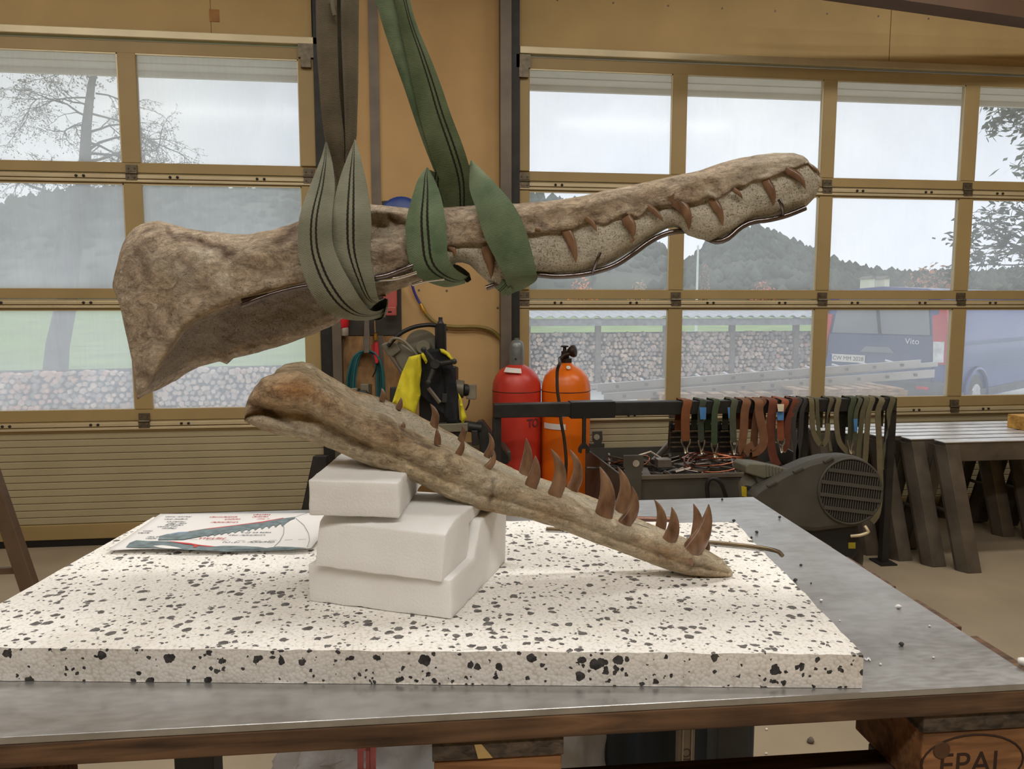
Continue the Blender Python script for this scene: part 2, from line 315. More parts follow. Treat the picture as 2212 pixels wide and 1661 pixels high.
# ---------------------------------------------------------------- geometry helpers
class G:
    def __init__(s): s.v = []; s.f = []; s.uv = {}; s.tint = None
    def add(s, v, f):
        b = len(s.v); s.v += [tuple(float(q) for q in p) for p in v]; s.f += [tuple(b + i for i in q) for q in f]; return b
    def box(s, c, d, R=None):
        h = [x / 2 for x in d]; vs = []
        for z in (-1, 1):
            for y in (-1, 1):
                for x in (-1, 1):
                    p = Vector((x * h[0], y * h[1], z * h[2]))
                    if R is not None: p = R @ p
                    vs.append((p[0] + c[0], p[1] + c[1], p[2] + c[2]))
        s.add(vs, [(0, 2, 3, 1), (4, 5, 7, 6), (0, 1, 5, 4), (2, 6, 7, 3), (0, 4, 6, 2), (1, 3, 7, 5)]); return s
    def mm(s, a, b): return s.box([(a[i] + b[i]) / 2 for i in range(3)], [abs(b[i] - a[i]) for i in range(3)])
    def prism(s, pts, ext):
        n = len(pts); e = np.array(ext, float)
        a = [np.array(p, float) for p in pts]
        s.add(a + [p + e for p in a], [tuple(range(n))[::-1], tuple(range(n, 2 * n))] + [(i, (i + 1) % n, n + (i + 1) % n, n + i) for i in range(n)]); return s
    def pprism(s, px, d, t):
        """outline measured in the photograph, at depth d, with real thickness t behind it"""
        pts = [at(x, y, d) for x, y in px]; return s.prism(pts, _f * t)
    def tube(s, pts, r, n=8, cap=True, flat=None):
        P = [Vector([float(q) for q in p]) for p in pts]; m = len(P)
        R = r if isinstance(r, (list, tuple)) else [r] * m
        T = [(P[min(i + 1, m - 1)] - P[max(i - 1, 0)]).normalized() for i in range(m)]
        a = T[0].orthogonal().normalized(); vs = []
        for i in range(m):
            a = (a - T[i] * a.dot(T[i]));  a = a.normalized() if a.length > 1e-6 else T[i].orthogonal().normalized()
            b = T[i].cross(a)
            for k in range(n):
                q = 2 * math.pi * k / n; vs.append(P[i] + a * (math.cos(q) * R[i]) + b * (math.sin(q) * R[i]))
        fs = [(i * n + k, i * n + (k + 1) % n, (i + 1) * n + (k + 1) % n, (i + 1) * n + k) for i in range(m - 1) for k in range(n)]
        if cap: fs += [tuple(range(n))[::-1], tuple(range((m - 1) * n, m * n))]
        s.add(vs, fs); return s
    def lathe(s, prof, c, axis=(0, 0, 1), n=28):
        q = Vector((0, 0, 1)).rotation_difference(Vector(axis).normalized()); vs = []
        for r, z in prof:
            for k in range(n):
                t = 2 * math.pi * k / n; p = q @ Vector((r * math.cos(t), r * math.sin(t), z)); vs.append(p + Vector(c))
        m = len(prof)
        fs = [(i * n + k, i * n + (k + 1) % n, (i + 1) * n + (k + 1) % n, (i + 1) * n + k) for i in range(m - 1) for k in range(n)]
        fs += [tuple(range(n))[::-1], tuple(range((m - 1) * n, m * n))]
        s.add(vs, fs); return s
    def grid(s, rows, close=False, uvs=None):
        n = len(rows[0]); m = len(rows); vs = [p for r in rows for p in r]
        w = n if close else n - 1
        b = s.add(vs, [(i * n + k, i * n + (k + 1) % n, (i + 1) * n + (k + 1) % n, (i + 1) * n + k) for i in range(m - 1) for k in range(w)])
        if uvs:
            for i in range(m):
                for k in range(n): s.uv[b + i * n + k] = uvs[i][k]
        return s

def wloc(o):
    t = Vector((0, 0, 0))
    while o is not None: t += o.location; o = o.parent
    return t
def props(o, label=None, cat=None, group=None, kind=None):
    if label: o['label'] = label
    if cat: o['category'] = cat
    if group: o['group'] = group
    if kind: o['kind'] = kind
    return o
def empty(name, loc, label=None, cat=None, group=None, kind=None):
    o = bpy.data.objects.new(name, None); COL.objects.link(o); o.location = [float(x) for x in loc]; o.empty_display_size = 0.05
    return props(o, label, cat, group, kind)
def mk(name, g, mat, parent=None, label=None, cat=None, group=None, kind=None, smooth=None, bevel=0.0, solid=0.0):
    me = bpy.data.meshes.new(name)
    if parent is not None: off = wloc(parent)
    else:
        a = np.array(g.v); off = Vector(((a[:, 0].min() + a[:, 0].max()) / 2, (a[:, 1].min() + a[:, 1].max()) / 2, a[:, 2].min()))
    me.from_pydata([(p[0] - off[0], p[1] - off[1], p[2] - off[2]) for p in g.v], [], g.f)
    if g.uv:
        ul = me.uv_layers.new(name='UVMap')
        for lp in me.loops: ul.data[lp.index].uv = g.uv.get(lp.vertex_index, (0, 0))
    if g.tint is not None:
        at_ = me.attributes.new('tint', 'FLOAT_COLOR', 'POINT')
        at_.data.foreach_set('color', np.array(g.tint, dtype=np.float32).ravel())
    bm = bmesh.new(); bm.from_mesh(me); bmesh.ops.recalc_face_normals(bm, faces=bm.faces); bm.to_mesh(me); bm.free()
    me.materials.append(mat)
    if smooth is not None:
        for p in me.polygons: p.use_smooth = True
        me.set_sharp_from_angle(angle=math.radians(smooth))
    o = bpy.data.objects.new(name, me); COL.objects.link(o)
    if parent is not None: o.parent = parent
    else: o.location = off
    if bevel:
        b = o.modifiers.new('bevel', 'BEVEL'); b.width = bevel; b.segments = 2; b.limit_method = 'ANGLE'
    if solid:
        b = o.modifiers.new('solid', 'SOLIDIFY'); b.thickness = solid; b.offset = 0
    return props(o, label, cat, group, kind)
def copy_tree(o, parent=None):
    c = o.copy(); COL.objects.link(c); c.parent = parent
    for ch in list(o.children): copy_tree(ch, c)
    return c
def catmull(pts, n):
    P = np.array(pts, float); m = len(P); L = np.r_[0, np.cumsum(np.linalg.norm(np.diff(P, axis=0), axis=1))]
    out = []
    for t in np.linspace(0, L[-1], n):
        i = min(max(int(np.searchsorted(L, t) - 1), 0), m - 2); q = (t - L[i]) / max(L[i + 1] - L[i], 1e-9)
        p0, p1, p2, p3 = P[max(i - 1, 0)], P[i], P[i + 1], P[min(i + 2, m - 1)]
        out.append(0.5 * ((2 * p1) + (-p0 + p2) * q + (2 * p0 - 5 * p1 + 4 * p2 - p3) * q * q + (-p0 + 3 * p1 - 3 * p2 + p3) * q ** 3))
    return out
def text_mesh(body, size, shear=0.0, ext=0.0002, thin=0.0):
    c = bpy.data.curves.new('txt', 'FONT'); c.body = body; c.size = size; c.shear = shear; c.extrude = ext; c.offset = thin * size
    c.align_x = 'CENTER'; c.align_y = 'CENTER'
    o = bpy.data.objects.new('txt', c); COL.objects.link(o)
    dg = bpy.context.evaluated_depsgraph_get(); me = bpy.data.meshes.new_from_object(o.evaluated_get(dg))
    bpy.data.objects.remove(o); return me
def text_part(name, body, size, M, mat, parent, shear=0.0, label=None, thin=0.0):
    me = text_mesh(body, size, shear, thin=thin); me.name = name; me.materials.clear(); me.materials.append(mat)
    me.transform(Matrix.Translation(-wloc(parent)) @ M)
    o = bpy.data.objects.new(name, me); COL.objects.link(o); o.parent = parent
    if label: o['label'] = label
    return o
def I(u, pts): 
    a = np.array(pts, float); return np.interp(u, a[:, 0], a[:, 1])

# ================================================================ THE SETTING
WY = 4.9                                   # inner face of the gate wall
def struct(name, g, m, parent=None, **k): return mk(name, g, m, parent, kind='structure' if parent is None else k.pop('kind', None), **k)
struct('floor', G().mm((-6, -5, -0.1), (6.5, 5.15, 0)), M_floor)
struct('ceiling', G().mm((-6, -5, 4.25), (6.5, 5.1, 4.35)), M_ceil)
struct('wall_left', G().mm((-6.1, -5, 0), (-6, 5.1, 4.25)), M_wall)
struct('wall_right', G().mm((6.5, -5, 0), (6.6, 5.1, 4.25)), M_wall)
struct('wall_rear', G().mm((-6, -5.1, 0), (6.5, -5, 4.25)), M_wall)
# gate wall: pier between the gates, boards over the gates, ends
wb_ = empty('wall_front', (0, WY, 0), kind='structure')
mk('pier_board', G().mm((-0.47, WY + 0.02, 0), (-0.272, WY + 0.30, 3.42)), M_pier, wb_)
mk('pier_board', G().mm((-0.215, WY + 0.02, 0), (0.53, WY + 0.30, 3.42)), M_pier, wb_)
mk('joint_batten', G().mm((-0.272, WY + 0.006, 0), (-0.215, WY + 0.05, 3.42)), M_track, wb_, label='brown steel batten over the board joint')
mk('side_board', G().mm((-6, WY + 0.05, 0), (-3.95, WY + 0.30, 4.25)), M_wall, wb_)
mk('side_board', G().mm((6.1, WY + 0.05, 0), (6.5, WY + 0.30, 4.25)), M_wall, wb_)
mk('lintel_board', G().mm((-3.95, WY + 0.02, 3.10), (-1.2, WY + 0.30, 4.25)), M_wall, wb_)
mk('lintel_board', G().mm((-1.197, WY + 0.02, 3.10), (-0.612, WY + 0.30, 4.25)), M_wall, wb_)
mk('lintel_board', G().mm((0.655, WY + 0.02, 3.08), (3.148, WY + 0.30, 4.25)), M_wall, wb_)
mk('lintel_board', G().mm((3.153, WY + 0.02, 3.08), (6.1, WY + 0.30, 4.25)), M_wall, wb_)
mk('pier_head', G().mm((-0.61, WY - 0.06, 3.42), (0.65, WY + 0.30, 4.25)), M_dark, wb_)
q = PY(463, 34, WY + 0.02)
mk('tape_patch', G().mm((q[0] - 0.028, WY + 0.016, q[2] - 0.035), (q[0] + 0.028, WY + 0.021, q[2] + 0.035)), plain('brown_tape', (160, 112, 52), 0.6), wb_, label='square of brown tape stuck on the board')
screws = G()
for x in np.arange(0.9, 6, 0.36): screws.lathe([(0.007, 0), (0.006, 0.004)], (x, WY + 0.021, 3.40), (0, -1, 0), 6)
for u, v in ((905, 627), (965, 628), (965, 712), (1075, 665)): p = PY(u, v, WY + 0.02); screws.lathe([(0.008, 0), (0.006, 0.004)], tuple(p), (0, -1, 0), 6)
mk('board_screws', screws, M_track, wb_, kind='stuff')
# steel guide tracks
def track(name, x0, x1, xs0, xs1):
    t = empty(name, (x0, WY, 0), kind='structure')
    mk('guide_channel', G().mm((x0, WY - 0.03, 0), (x1, WY + 0.25, 3.5)), M_dark, t)
    mk('guide_post', G().mm((xs0, WY - 0.075, 0), (xs1, WY + 0.1, 3.5)), M_track, t)
track('trim_1', -0.60, -0.525, -0.525, -0.47)
track('trim_2', 0.598, 0.655, 0.53, 0.598)
# brown roof beam crossing at the upper right
a = PY(1950, 0, 4.3); b_ = PY(2212, 38, 4.42); dv = (b_ - a) / np.linalg.norm(b_ - a)
a = a - dv * 0.9; e = b_ + dv * 2.0; up = np.array([0, 0, 0.10]); nrm = np.cross(dv, [0, 0, 1])
struct('trim_3', G().prism([a, e, e + up, a + up], -nrm * 0.14), M_beam)

ROWS = [(2.285, 3.045, 2.345, 2.975), (1.535, 2.280, 1.597, 2.220), (0.785, 1.530, 0.857, 1.468)]
def gate(name, x0, x1, panes, pmat):
    """sectional overhead gate: three glazed sections over a solid ribbed one"""
    g = empty(name, ((x0 + x1) / 2, WY, 0.04), kind='structure')
    Y0, Y1 = WY, WY + 0.045
    for k, (zb, zt, pb, pt) in enumerate(ROWS):
        sec = mk('door_section', G().mm((x0, Y0 + 0.004, zb), (x1, Y1, pb)), M_gate, g, bevel=0.003)
        mk('top_rail', G().mm((x0, Y0 + 0.004, pt), (x1, Y1, zt)), M_gate, sec, bevel=0.003)
        # ribbed bead along the top rail of each section and the bolts in it
        bead = G().mm((x0, Y0 - 0.010, zt - 0.052), (x1, Y0 + 0.006, zt - 0.036)); bead.mm((x0, Y0 - 0.006, zt - 0.030), (x1, Y0 + 0.006, zt - 0.008))
        if k: mk('rail_bead', bead, M_railal, sec, bevel=0.003)
        xs = [x0] + [v for p in panes for v in p] + [x1]
        for i in range(0, len(xs), 2):
            a_, b2 = xs[i], xs[i + 1]
            mk('stile', G().mm((a_, Y0 - (0.0 if 0 < i < len(xs) - 2 else 0.012), pb - 0.002), (b2, Y1, pt + 0.002)), M_gate, sec, bevel=0.004)
        for a_, b2 in panes:
            mk('window_pane', G().mm((a_ - 0.004, Y0 + 0.018, pb - 0.004), (b2 + 0.004, Y0 + 0.026, pt + 0.004)), pmat, sec)
            gk = G(); s_ = 0.007
            gk.mm((a_, Y0 + 0.004, pt - s_), (b2, Y0 + 0.018, pt)); gk.mm((b2 - s_, Y0 + 0.004, pb), (b2, Y0 + 0.018, pt))
            mk('pane_gasket', gk, M_railal, sec)
        bolts = G()
        if k:
            for a_, b2 in panes:
                for fx in (0.18, 0.225, 0.72, 0.765):
                    bolts.lathe([(0.009, 0), (0.008, 0.006), (0.004, 0.009)], (a_ + (b2 - a_) * fx, Y0 - 0.006, zt - 0.019), (0, -1, 0), 7)
            mk('bolt_heads', bolts, M_dark, sec, kind='stuff')
        # hinges bridge this section and the one below
        for i in range(0, len(xs), 2):
            xm = (xs[i] + xs[i + 1]) / 2
            hg = G().mm((xm - 0.032, Y0 - 0.006, zb + 0.006), (xm + 0.032, Y0 + 0.006, zb + 0.045)); hg.mm((xm - 0.032, Y0 - 0.014, zb - 0.045), (xm + 0.032, Y0 - 0.004, zb - 0.012))
            hg.tube([(xm - 0.034, Y0 - 0.008, zb - 0.003), (xm + 0.034, Y0 - 0.008, zb - 0.003)], 0.008, 8)
            for sx in (-0.018, 0.018):
                hg.lathe([(0.006, 0), (0.004, 0.005)], (xm + sx, Y0 - 0.006, zb + 0.024), (0, -1, 0), 6); hg.lathe([(0.006, 0), (0.004, 0.005)], (xm + sx, Y0 - 0.014, zb - 0.030), (0, -1, 0), 6)
            mk('hinge', hg, M_hinge, sec)
    bot = mk('door_section', G().mm((x0, Y0 + 0.004, 0.715), (x1, Y1, 0.782)), M_gate, g, bevel=0.003)
    bead = G().mm((x0, Y0 - 0.010, 0.730), (x1, Y0 + 0.006, 0.746)); bead.mm((x0, Y0 - 0.006, 0.752), (x1, Y0 + 0.006, 0.776)); mk('rail_bead', bead, M_railal, bot, bevel=0.003)
    bolts = G()
    for a_, b2 in panes:
        for fx in (0.18, 0.225, 0.72, 0.765): bolts.lathe([(0.009, 0), (0.008, 0.006), (0.004, 0.009)], (a_ + (b2 - a_) * fx, Y0 - 0.006, 0.764), (0, -1, 0), 7)
    mk('bolt_heads', bolts, M_dark, bot, kind='stuff')
    zz = np.linspace(0.14, 0.715, 14)
    for i in range(13):
        mk('ribbed_slat', G().mm((x0, Y0 + 0.010, zz[i] + 0.003), (x1, Y1 - 0.004, zz[i + 1])), M_gateb, bot, bevel=0.004)
    mk('panel_core', G().mm((x0 + 0.01, Y0 + 0.018, 0.13), (x1 - 0.01, Y1 - 0.006, 0.72)), M_gateb, bot)
    mk('bottom_rail', G().mm((x0, Y0, 0.045), (x1, Y1, 0.14)), M_gate, bot, bevel=0.004)
    mk('rubber_seal', G().mm((x0, Y0 + 0.008, 0.0), (x1, Y1 - 0.008, 0.045)), M_black, bot)
    # weather rail over the gate
    mk('head_rail', G().mm((x0, Y0 - 0.03, 3.055), (x1 + 0.03, Y1, 3.10)), M_railal, g, bevel=0.004)
    return g
gate('door_1', -3.92, -0.602, [(-3.82, -2.77), (-2.67, -1.735), (-1.633, -0.695)], M_pane_l)
gate('door_2', 0.657, 6.08, [(0.722, 1.657), (1.755, 2.690), (2.785, 3.710), (3.815, 4.75), (4.85, 5.785)], M_pane_r)
for sx, z0 in ((-0.645, 2.98), (0.68, 2.97)):
    t = struct('trim_4' if sx < 0 else 'trim_5', G().mm((sx - 0.045, WY - 0.03, z0), (sx + 0.045, WY - 0.001, z0 + 0.08)).mm((sx - 0.03, WY - 0.04, z0 - 0.06), (sx + 0.03, WY - 0.001, z0)), M_hinge)
# roof overhang outside, its boards seen through the tops of the panes
ro = empty('trim_6', (1, 5.3, 3.06), kind='structure')
M_eave = plain('pale_eave_board', (240, 230, 212), 0.7, 0, 0.08, 3)
for i in range(4):
    mk('eave_board', G().mm((-7, 5.22 + i * 0.088, 3.06 + (0.006 if i % 2 else 0)), (9, 5.22 + i * 0.088 + 0.085, 3.10)), M_eave, ro)
mk('fascia_board', G().mm((-7, 5.575, 3.03), (9, 5.61, 3.22)), M_eave, ro)

# ================================================================ OUTSIDE
M_yard = plain('grey_gravel_yard', (204, 204, 200), 0.9, 0, 0.12, 2)
M_grass = plain('autumn_grass', (140, 164, 96), 0.95, 0, 0.25, 0.6)
M_hill = plain('wooded_hillside', (88, 92, 76), 1.0, 0, 0.35, 0.12)
M_hillt = plain('hill_treetops', (84, 90, 76), 1.0, 0, 0.4, 0.2)
struct('ground_yard', G().mm((-30, 5.16, -0.32), (34, 15.5, -0.14)), M_yard)
gg = G(); rows = []
for j in range(14):
    y = 15.5 + j ** 2 * 0.62; rows.append([(x, y, -0.16 + 0.011 * (y - 15) + 0.15 * nz((x, y, 0), 0.05)) for x in np.linspace(-110, 130, 28)])
gg.grid(rows); struct('ground_meadow', gg, M_grass, smooth=60)
def hill(name, ridge, d_top, d_foot, z_foot, seed):
    """wooded ridge far off: slope mesh plus its tree tops"""
    h = empty(name, at(ridge[len(ridge) // 2][0], 640, d_top) * np.array([1, 1, 0]), kind='structure')
    us = np.linspace(ridge[0][0], ridge[-1][0], 70); rows = []
    for k in range(9):
        q = k / 8.0; row = []
        for u in us:
            top = at(u, I(u, ridge), d_top); ft = at(u, 640, d_foot); ft[2] = z_foot
            p = ft + (top - ft) * q; p[2] = z_foot + (top[2] - z_foot) * (q ** 0.8) + 1.2 * nz(p, 0.06) * (q > 0); row.append(p)
        rows.append(row)
    g = G().grid(rows); back = [(p[0], p[1] + 40, -3) for p in rows[-1]]; g.grid([rows[-1], back]); mk('slope', g, M_hill, h, smooth=70)
    rnd = random.Random(seed); t = G()
    for _ in range(2600):
        q = rnd.random() ** 0.7; u = rnd.uniform(us[0], us[-1])
        top = at(u, I(u, ridge), d_top); ft = at(u, 640, d_foot); ft[2] = z_foot
        p = ft + (top - ft) * q; p[2] = z_foot + (top[2] - z_foot) * (q ** 0.8)
        s_ = d_top * rnd.uniform(0.0035, 0.0075); hh = s_ * rnd.uniform(0.9, 1.9); n = 6; ph = rnd.random() * 6
        ring = lambda r, z: [(p[0] + r * math.cos(ph + 6.283 * k / n), p[1] + r * math.sin(ph + 6.283 * k / n), p[2] + z) for k in range(n)]
        t.grid([ring(s_ * 0.7, -hh * 0.3), ring(s_, hh * 0.15), ring(s_ * rnd.uniform(0.4, 0.8), hh * 0.6), ring(s_ * 0.08, hh * 0.95)], close=True)
    mk('treetops', t, M_hillt, h, kind='stuff', smooth=80)
    return h
hill('hill_left', [(-700, 560), (-300, 500), (-60, 455), (60, 428), (130, 416), (230, 410), (330, 408), (480, 409), (700, 408), (900, 414), (1080, 424), (1200, 432), (1260, 446), (1340, 480), (1420, 530), (1500, 590), (1580, 622)], 240, 120, 2, 3)
hill('hill_right', [(1440, 600), (1500, 560), (1540, 524), (1580, 504), (1630, 498), (1680, 510), (1730, 538), (1790, 566), (1860, 588), (1960, 598), (2100, 596), (2300, 586), (2700, 570)], 190, 110, 2, 5)
# --- trees
def tree(name, base, top, r0, spread, depth, seed, label, mats, leaf=0, droop=0.0, first=0.25, sub=None):
    rnd = random.Random(seed); base = Vector([float(x) for x in base]); top = Vector([float(x) for x in top])
    root = empty(name, base, label, 'tree'); tr = G(); br = G(); tips = []
    L = (top - base).length; pts = [base + (top - base) * t + Vector((nz((t * 3, seed, 0)), nz((t * 3, 5, seed)), 0)) * 0.03 * L for t in np.linspace(0, 1, 9)]
    tr.tube(pts, [r0 * (1 - 0.85 * t) + 0.008 for t in np.linspace(0, 1, 9)], 9)
    def branch(p, d, l, r, lev):
        n = 5; P = [p]; dd = d.copy()
        for i in range(n):
            dd = (dd + Vector((rnd.uniform(-1, 1), rnd.uniform(-1, 1), rnd.uniform(-0.8, 0.8) - droop * (i / n))) * 0.38).normalized(); P.append(P[-1] + dd * (l / n))
        br.tube(P, [r * (1 - 0.7 * i / n) for i in range(n + 1)], 5 if lev < 2 else 3, cap=False)
        if lev < depth:
            for _ in range(5 if lev < 1 else 5 if lev < 2 else 4):
                i = rnd.randint(1, n); nd = (dd + Vector((rnd.uniform(-1, 1), rnd.uniform(-1, 1), rnd.uniform(-0.7, 0.9))) * 1.1).normalized()
                branch(P[i], nd, l * rnd.uniform(0.42, 0.66), r * 0.48, lev + 1)
        else: tips.extend(P[2:])
    for k in range(26 if sub is None else sub):
        t = first + (1 - first) * (k + rnd.random()) / (26 if sub is None else sub); p = base + (top - base) * t; a_ = rnd.random() * 6.283
        branch(p, Vector((math.cos(a_), math.sin(a_), rnd.uniform(-0.1, 0.6))).normalized(), spread * (1.05 - 0.6 * t) * rnd.uniform(0.7, 1.1), r0 * 0.32 * (1.1 - t), 0)
    mk('trunk', tr, mats[0], root, smooth=60); mk('branches', br, mats[0], root, smooth=60, kind='stuff')
    if leaf:
        lv = G()
        for p in tips:
            for _ in range(leaf):
                c = p + Vector((rnd.uniform(-1, 1), rnd.uniform(-1, 1), rnd.uniform(-1, 1))) * mats[2] * 1.3
                a1 = Vector((rnd.uniform(-1, 1), rnd.uniform(-1, 1), rnd.uniform(-1, 0.2))).normalized(); b1 = a1.orthogonal().normalized(); s_ = mats[2] * rnd.uniform(0.6, 1.2)
                lv.add([c, c + a1 * s_ + b1 * s_ * 0.45, c + a1 * s_ * 2, c + a1 * s_ - b1 * s_ * 0.45], [(0, 1, 2, 3)])
        mk('leaves', lv, mats[1], root, kind='stuff')
    return root
M_bark = plain('grey_bark', (92, 88, 84), 0.95, 0, 0.25, 6)
M_leafd = plain('dull_withered_leaf', (96, 96, 80), 0.8, 0, 0.3, 6); M_leafg = plain('dark_green_leaf', (78, 88, 70), 0.7, 0, 0.3, 6)
D1 = 15.0
b0 = at(120, 880, D1); b0[2] = -0.15
tree('bare_tree', b0, at(222, 90, D1), 0.23, 2.2, 3, 11, 'nearly leafless leaning tree in the yard seen through the left gate', (M_bark, M_leafd, 0.024), leaf=1, droop=0.5, first=0.40, sub=30)
b0 = at(2420, 900, 16.0); b0[2] = -0.15
tree('leafy_tree', b0, at(2330, 170, 16.0), 0.24, 2.8, 2, 21, 'dark leafy tree beyond the van at the right edge', (M_bark, M_leafg, 0.11), leaf=4, droop=0.3, first=0.28, sub=24)
def bush(name, u0, u1, vt, d, rgb, label, seed):
    rnd = random.Random(seed); c = at((u0 + u1) / 2, 640, d); z0 = at((u0 + u1) / 2, 655, d)[2] - 0.8; w = (u1 - u0) / F * d / 2; hh = at((u0 + u1) / 2, vt, d)[2] - z0
    root = empty(name, (c[0], c[1], z0), label, 'bush'); g = G(); st = G()
    for _ in range(420):
        a_ = rnd.random() * 6.283; e_ = rnd.uniform(0.0, 1); r = math.sqrt(rnd.random()); p = Vector((c[0] + w * r * math.cos(a_), c[1] + w * 0.6 * r * math.sin(a_), z0 + hh * math.sqrt(max(0, 1 - r * r)) * (0.3 + 0.7 * e_)))
        s_ = w * rnd.uniform(0.05, 0.11); q_ = Vector((rnd.uniform(-1, 1), rnd.uniform(-1, 1), rnd.uniform(-1, 1))).normalized(); t_ = q_.orthogonal().normalized()
        g.add([p - q_ * s_, p + t_ * s_ * 0.6, p + q_ * s_, p - t_ * s_ * 0.6], [(0, 1, 2, 3)])
    for k in range(7): a_ = k * 0.9; st.tube([(c[0], c[1], z0), (c[0] + w * 0.6 * math.cos(a_), c[1] + w * 0.4 * math.sin(a_), z0 + hh * 0.8)], 0.03, 4)
    mk('foliage', g, plain('foliage_' + name + str(seed), rgb, 0.9, 0, 0.25, 3), root, kind='stuff'); mk('stems', st, M_bark, root, kind='stuff')
bush('autumn_bush', 1222, 1296, 596, 60, (230, 140, 84), 'orange autumn bush left of the flagpole, below the snout', 1)
bush('autumn_bush', 1352, 1410, 604, 62, (216, 170, 130), 'pale ochre autumn bush between orange bush and flagpole', 2)
bush('autumn_bush', 1505, 1535, 560, 66, (220, 150, 120), 'small round orange bush right behind the white pole', 3)
bush('autumn_bush', 1610, 1690, 604, 58, (206, 128, 110), 'reddish autumn bush right of the white pole', 4)
bush('brown_hedge', 1935, 2085, 566, 45, (176, 130, 110), 'wide reddish brown hedge above the van roof', 6)
p = at(1508, 530, 40); z0 = -0.1
mk('white_pole', G().tube([(p[0], p[1], z0), tuple(p)], [0.07, 0.05], 10), plain('white_pole_paint', (232, 234, 236), 0.5, 0, 0.03, 5), None, 'slim white pole standing before the wooded hill', 'pole', smooth=60)
for k, (u, v, w_) in enumerate(((1874, 606, .36), (1906, 606, .32))):
    c = at(u, v, 95); hs = empty('distant_house', (c[0], c[1], .5), ('white house far off, left of the tiny pair behind the van', 'white house far off, right of the tiny pair behind the van')[k], 'house', 'tiny houses behind the van')
    mk('house_wall', G().mm((c[0] - w_, c[1] - 1, .5), (c[0] + w_, c[1] + 1, c[2] + 0.2)), M_white, hs)
    mk('house_roof', G().prism([(c[0] - w_ - 0.2, c[1] - 1.2, c[2] + 0.2), (c[0] + w_ + 0.2, c[1] - 1.2, c[2] + 0.2), (c[0], c[1] - 1.2, c[2] + .55)], (0, 2.4, 0)), plain('grey_roof', (120, 110, 108), 0.8), hs)
# --- wood store: corrugated roof over stacked split logs
M_log = []
for k, c in enumerate(((214, 190, 172), (192, 176, 164), (226, 202, 182), (170, 158, 150), (218, 176, 154))): M_log.append(plain('log_end_%s' % 'abcde'[k], c, 0.9, 0, 0.3, 8))
def woodpile(name, A, B, z0, z1, label, roof, seed, dz=0.0):
    rnd = random.Random(seed); A = np.array(A); B = np.array(B); t = (B - A) / np.linalg.norm(B - A); n_ = np.array([-t[1], t[0], 0]); L = np.linalg.norm(B - A)
    root = empty(name, (A[0], A[1], z0), label, 'woodpile'); sets = [G() for _ in M_log]
    r0 = 0.05; nr = int((z1 - z0) / (r0 * 1.55)); nc = int(L / (r0 * 1.75))
    for i in range(nr):
        for k in range(nc):
            s_ = (k + 0.5 * (i % 2) + rnd.uniform(-0.25, 0.25)) * r0 * 1.75; zz_ = z0 + r0 + (i + rnd.uniform(-0.25, 0.25)) * r0 * 1.55
            if zz_ > z1 + dz * nz((s_ * 0.6, seed, 0)): continue
            c = A + t * s_; r = r0 * rnd.uniform(0.65, 1.05); m = rnd.choice((4, 5, 6, 7)); ph = rnd.random() * 6; o_ = rnd.uniform(-0.05, 0.03)
            zone = nz((s_ * 0.35, seed * 3.1, 0.2)); ci = min(4, max(0, int(2.2 + zone * 4 + rnd.uniform(-1.4, 1.4))))
            pts = [c + t * (r * math.cos(ph + 6.283 * q / m) * rnd.uniform(0.75, 1.1)) + np.array([0, 0, zz_ - A[2] + r * math.sin(ph + 6.283 * q / m) * rnd.uniform(0.75, 1.1)]) + n_ * o_ for q in range(m)]
            e_ = [p + n_ * 0.16 for p in pts]; g = sets[ci]
            g.add(pts + e_, [tuple(range(m))] + [(q, (q + 1) % m, m + (q + 1) % m, m + q) for q in range(m)])
    for ci, g in enumerate(sets):
        if g.v: mk('split_logs', g, M_log[ci], root, kind='stuff')
    mk('back_wall', G().prism([A + n_ * 0.18, B + n_ * 0.18, B + n_ * 0.18 + [0, 0, z1 - z0], A + n_ * 0.18 + [0, 0, z1 - z0]], n_ * 0.06), plain('dark_back_boards', (70, 66, 62), 0.9), root)
    if roof:
        for s_ in np.linspace(0.02, 0.98, 7):
            c = A + t * L * s_ - n_ * 0.06; mk('post', G().prism([c - t * 0.05, c + t * 0.05, c + t * 0.05 + n_ * 0.1, c - t * 0.05 + n_ * 0.1], (0, 0, z1 - z0 + 0.28)), plain('grey_post_wood', (132, 122, 112), 0.9), root)
        rg = G(); prof = []
        nw = int(L / 0.055)
        for k in range(nw + 1):
            s_ = k * 0.055 - 0.2; w_ = 0.018 * (1 if k % 4 in (1, 2) else -1); prof.append((s_, w_))
        lo = [A + t * s_ - n_ * 0.35 + np.array([0, 0, z1 - z0 + 0.30 + w_]) for s_, w_ in prof]; hi = [A + t * s_ + n_ * 1.0 + np.array([0, 0, z1 - z0 + 0.42 + w_]) for s_, w_ in prof]
        rg.grid([lo, hi, [p + [0, 0, 0.012] for p in hi], [p + [0, 0, 0.012] for p in lo], lo]); mk('corrugated_roof', rg, plain('pale_corrugated_sheet', (188, 190, 192), 0.45, 0.5, 0.1, 4), root)
        mk('eave_beam', G().prism([A - n_ * 0.3 + [0, 0, z1 - z0 + 0.14], B - n_ * 0.3 + [0, 0, z1 - z0 + 0.14], B - n_ * 0.3 + [0, 0, z1 - z0 + 0.27], A - n_ * 0.3 + [0, 0, z1 - z0 + 0.27]], n_ * 0.08), plain('grey_eave_beam', (150, 152, 152), 0.8), root)
    return root
A = PY(1120, 860, 14.2); A[2] = -0.14; B = PY(1990, 860, 14.6); B[2] = -0.14
woodpile('firewood_shed', A, B, -0.14, 0.96, 'long firewood stack under a corrugated roof behind the right gate', True, 5)
A = PY(-220, 860, 11.0); A[2] = -0.14; B = PY(1010, 860, 12.0); B[2] = -0.14
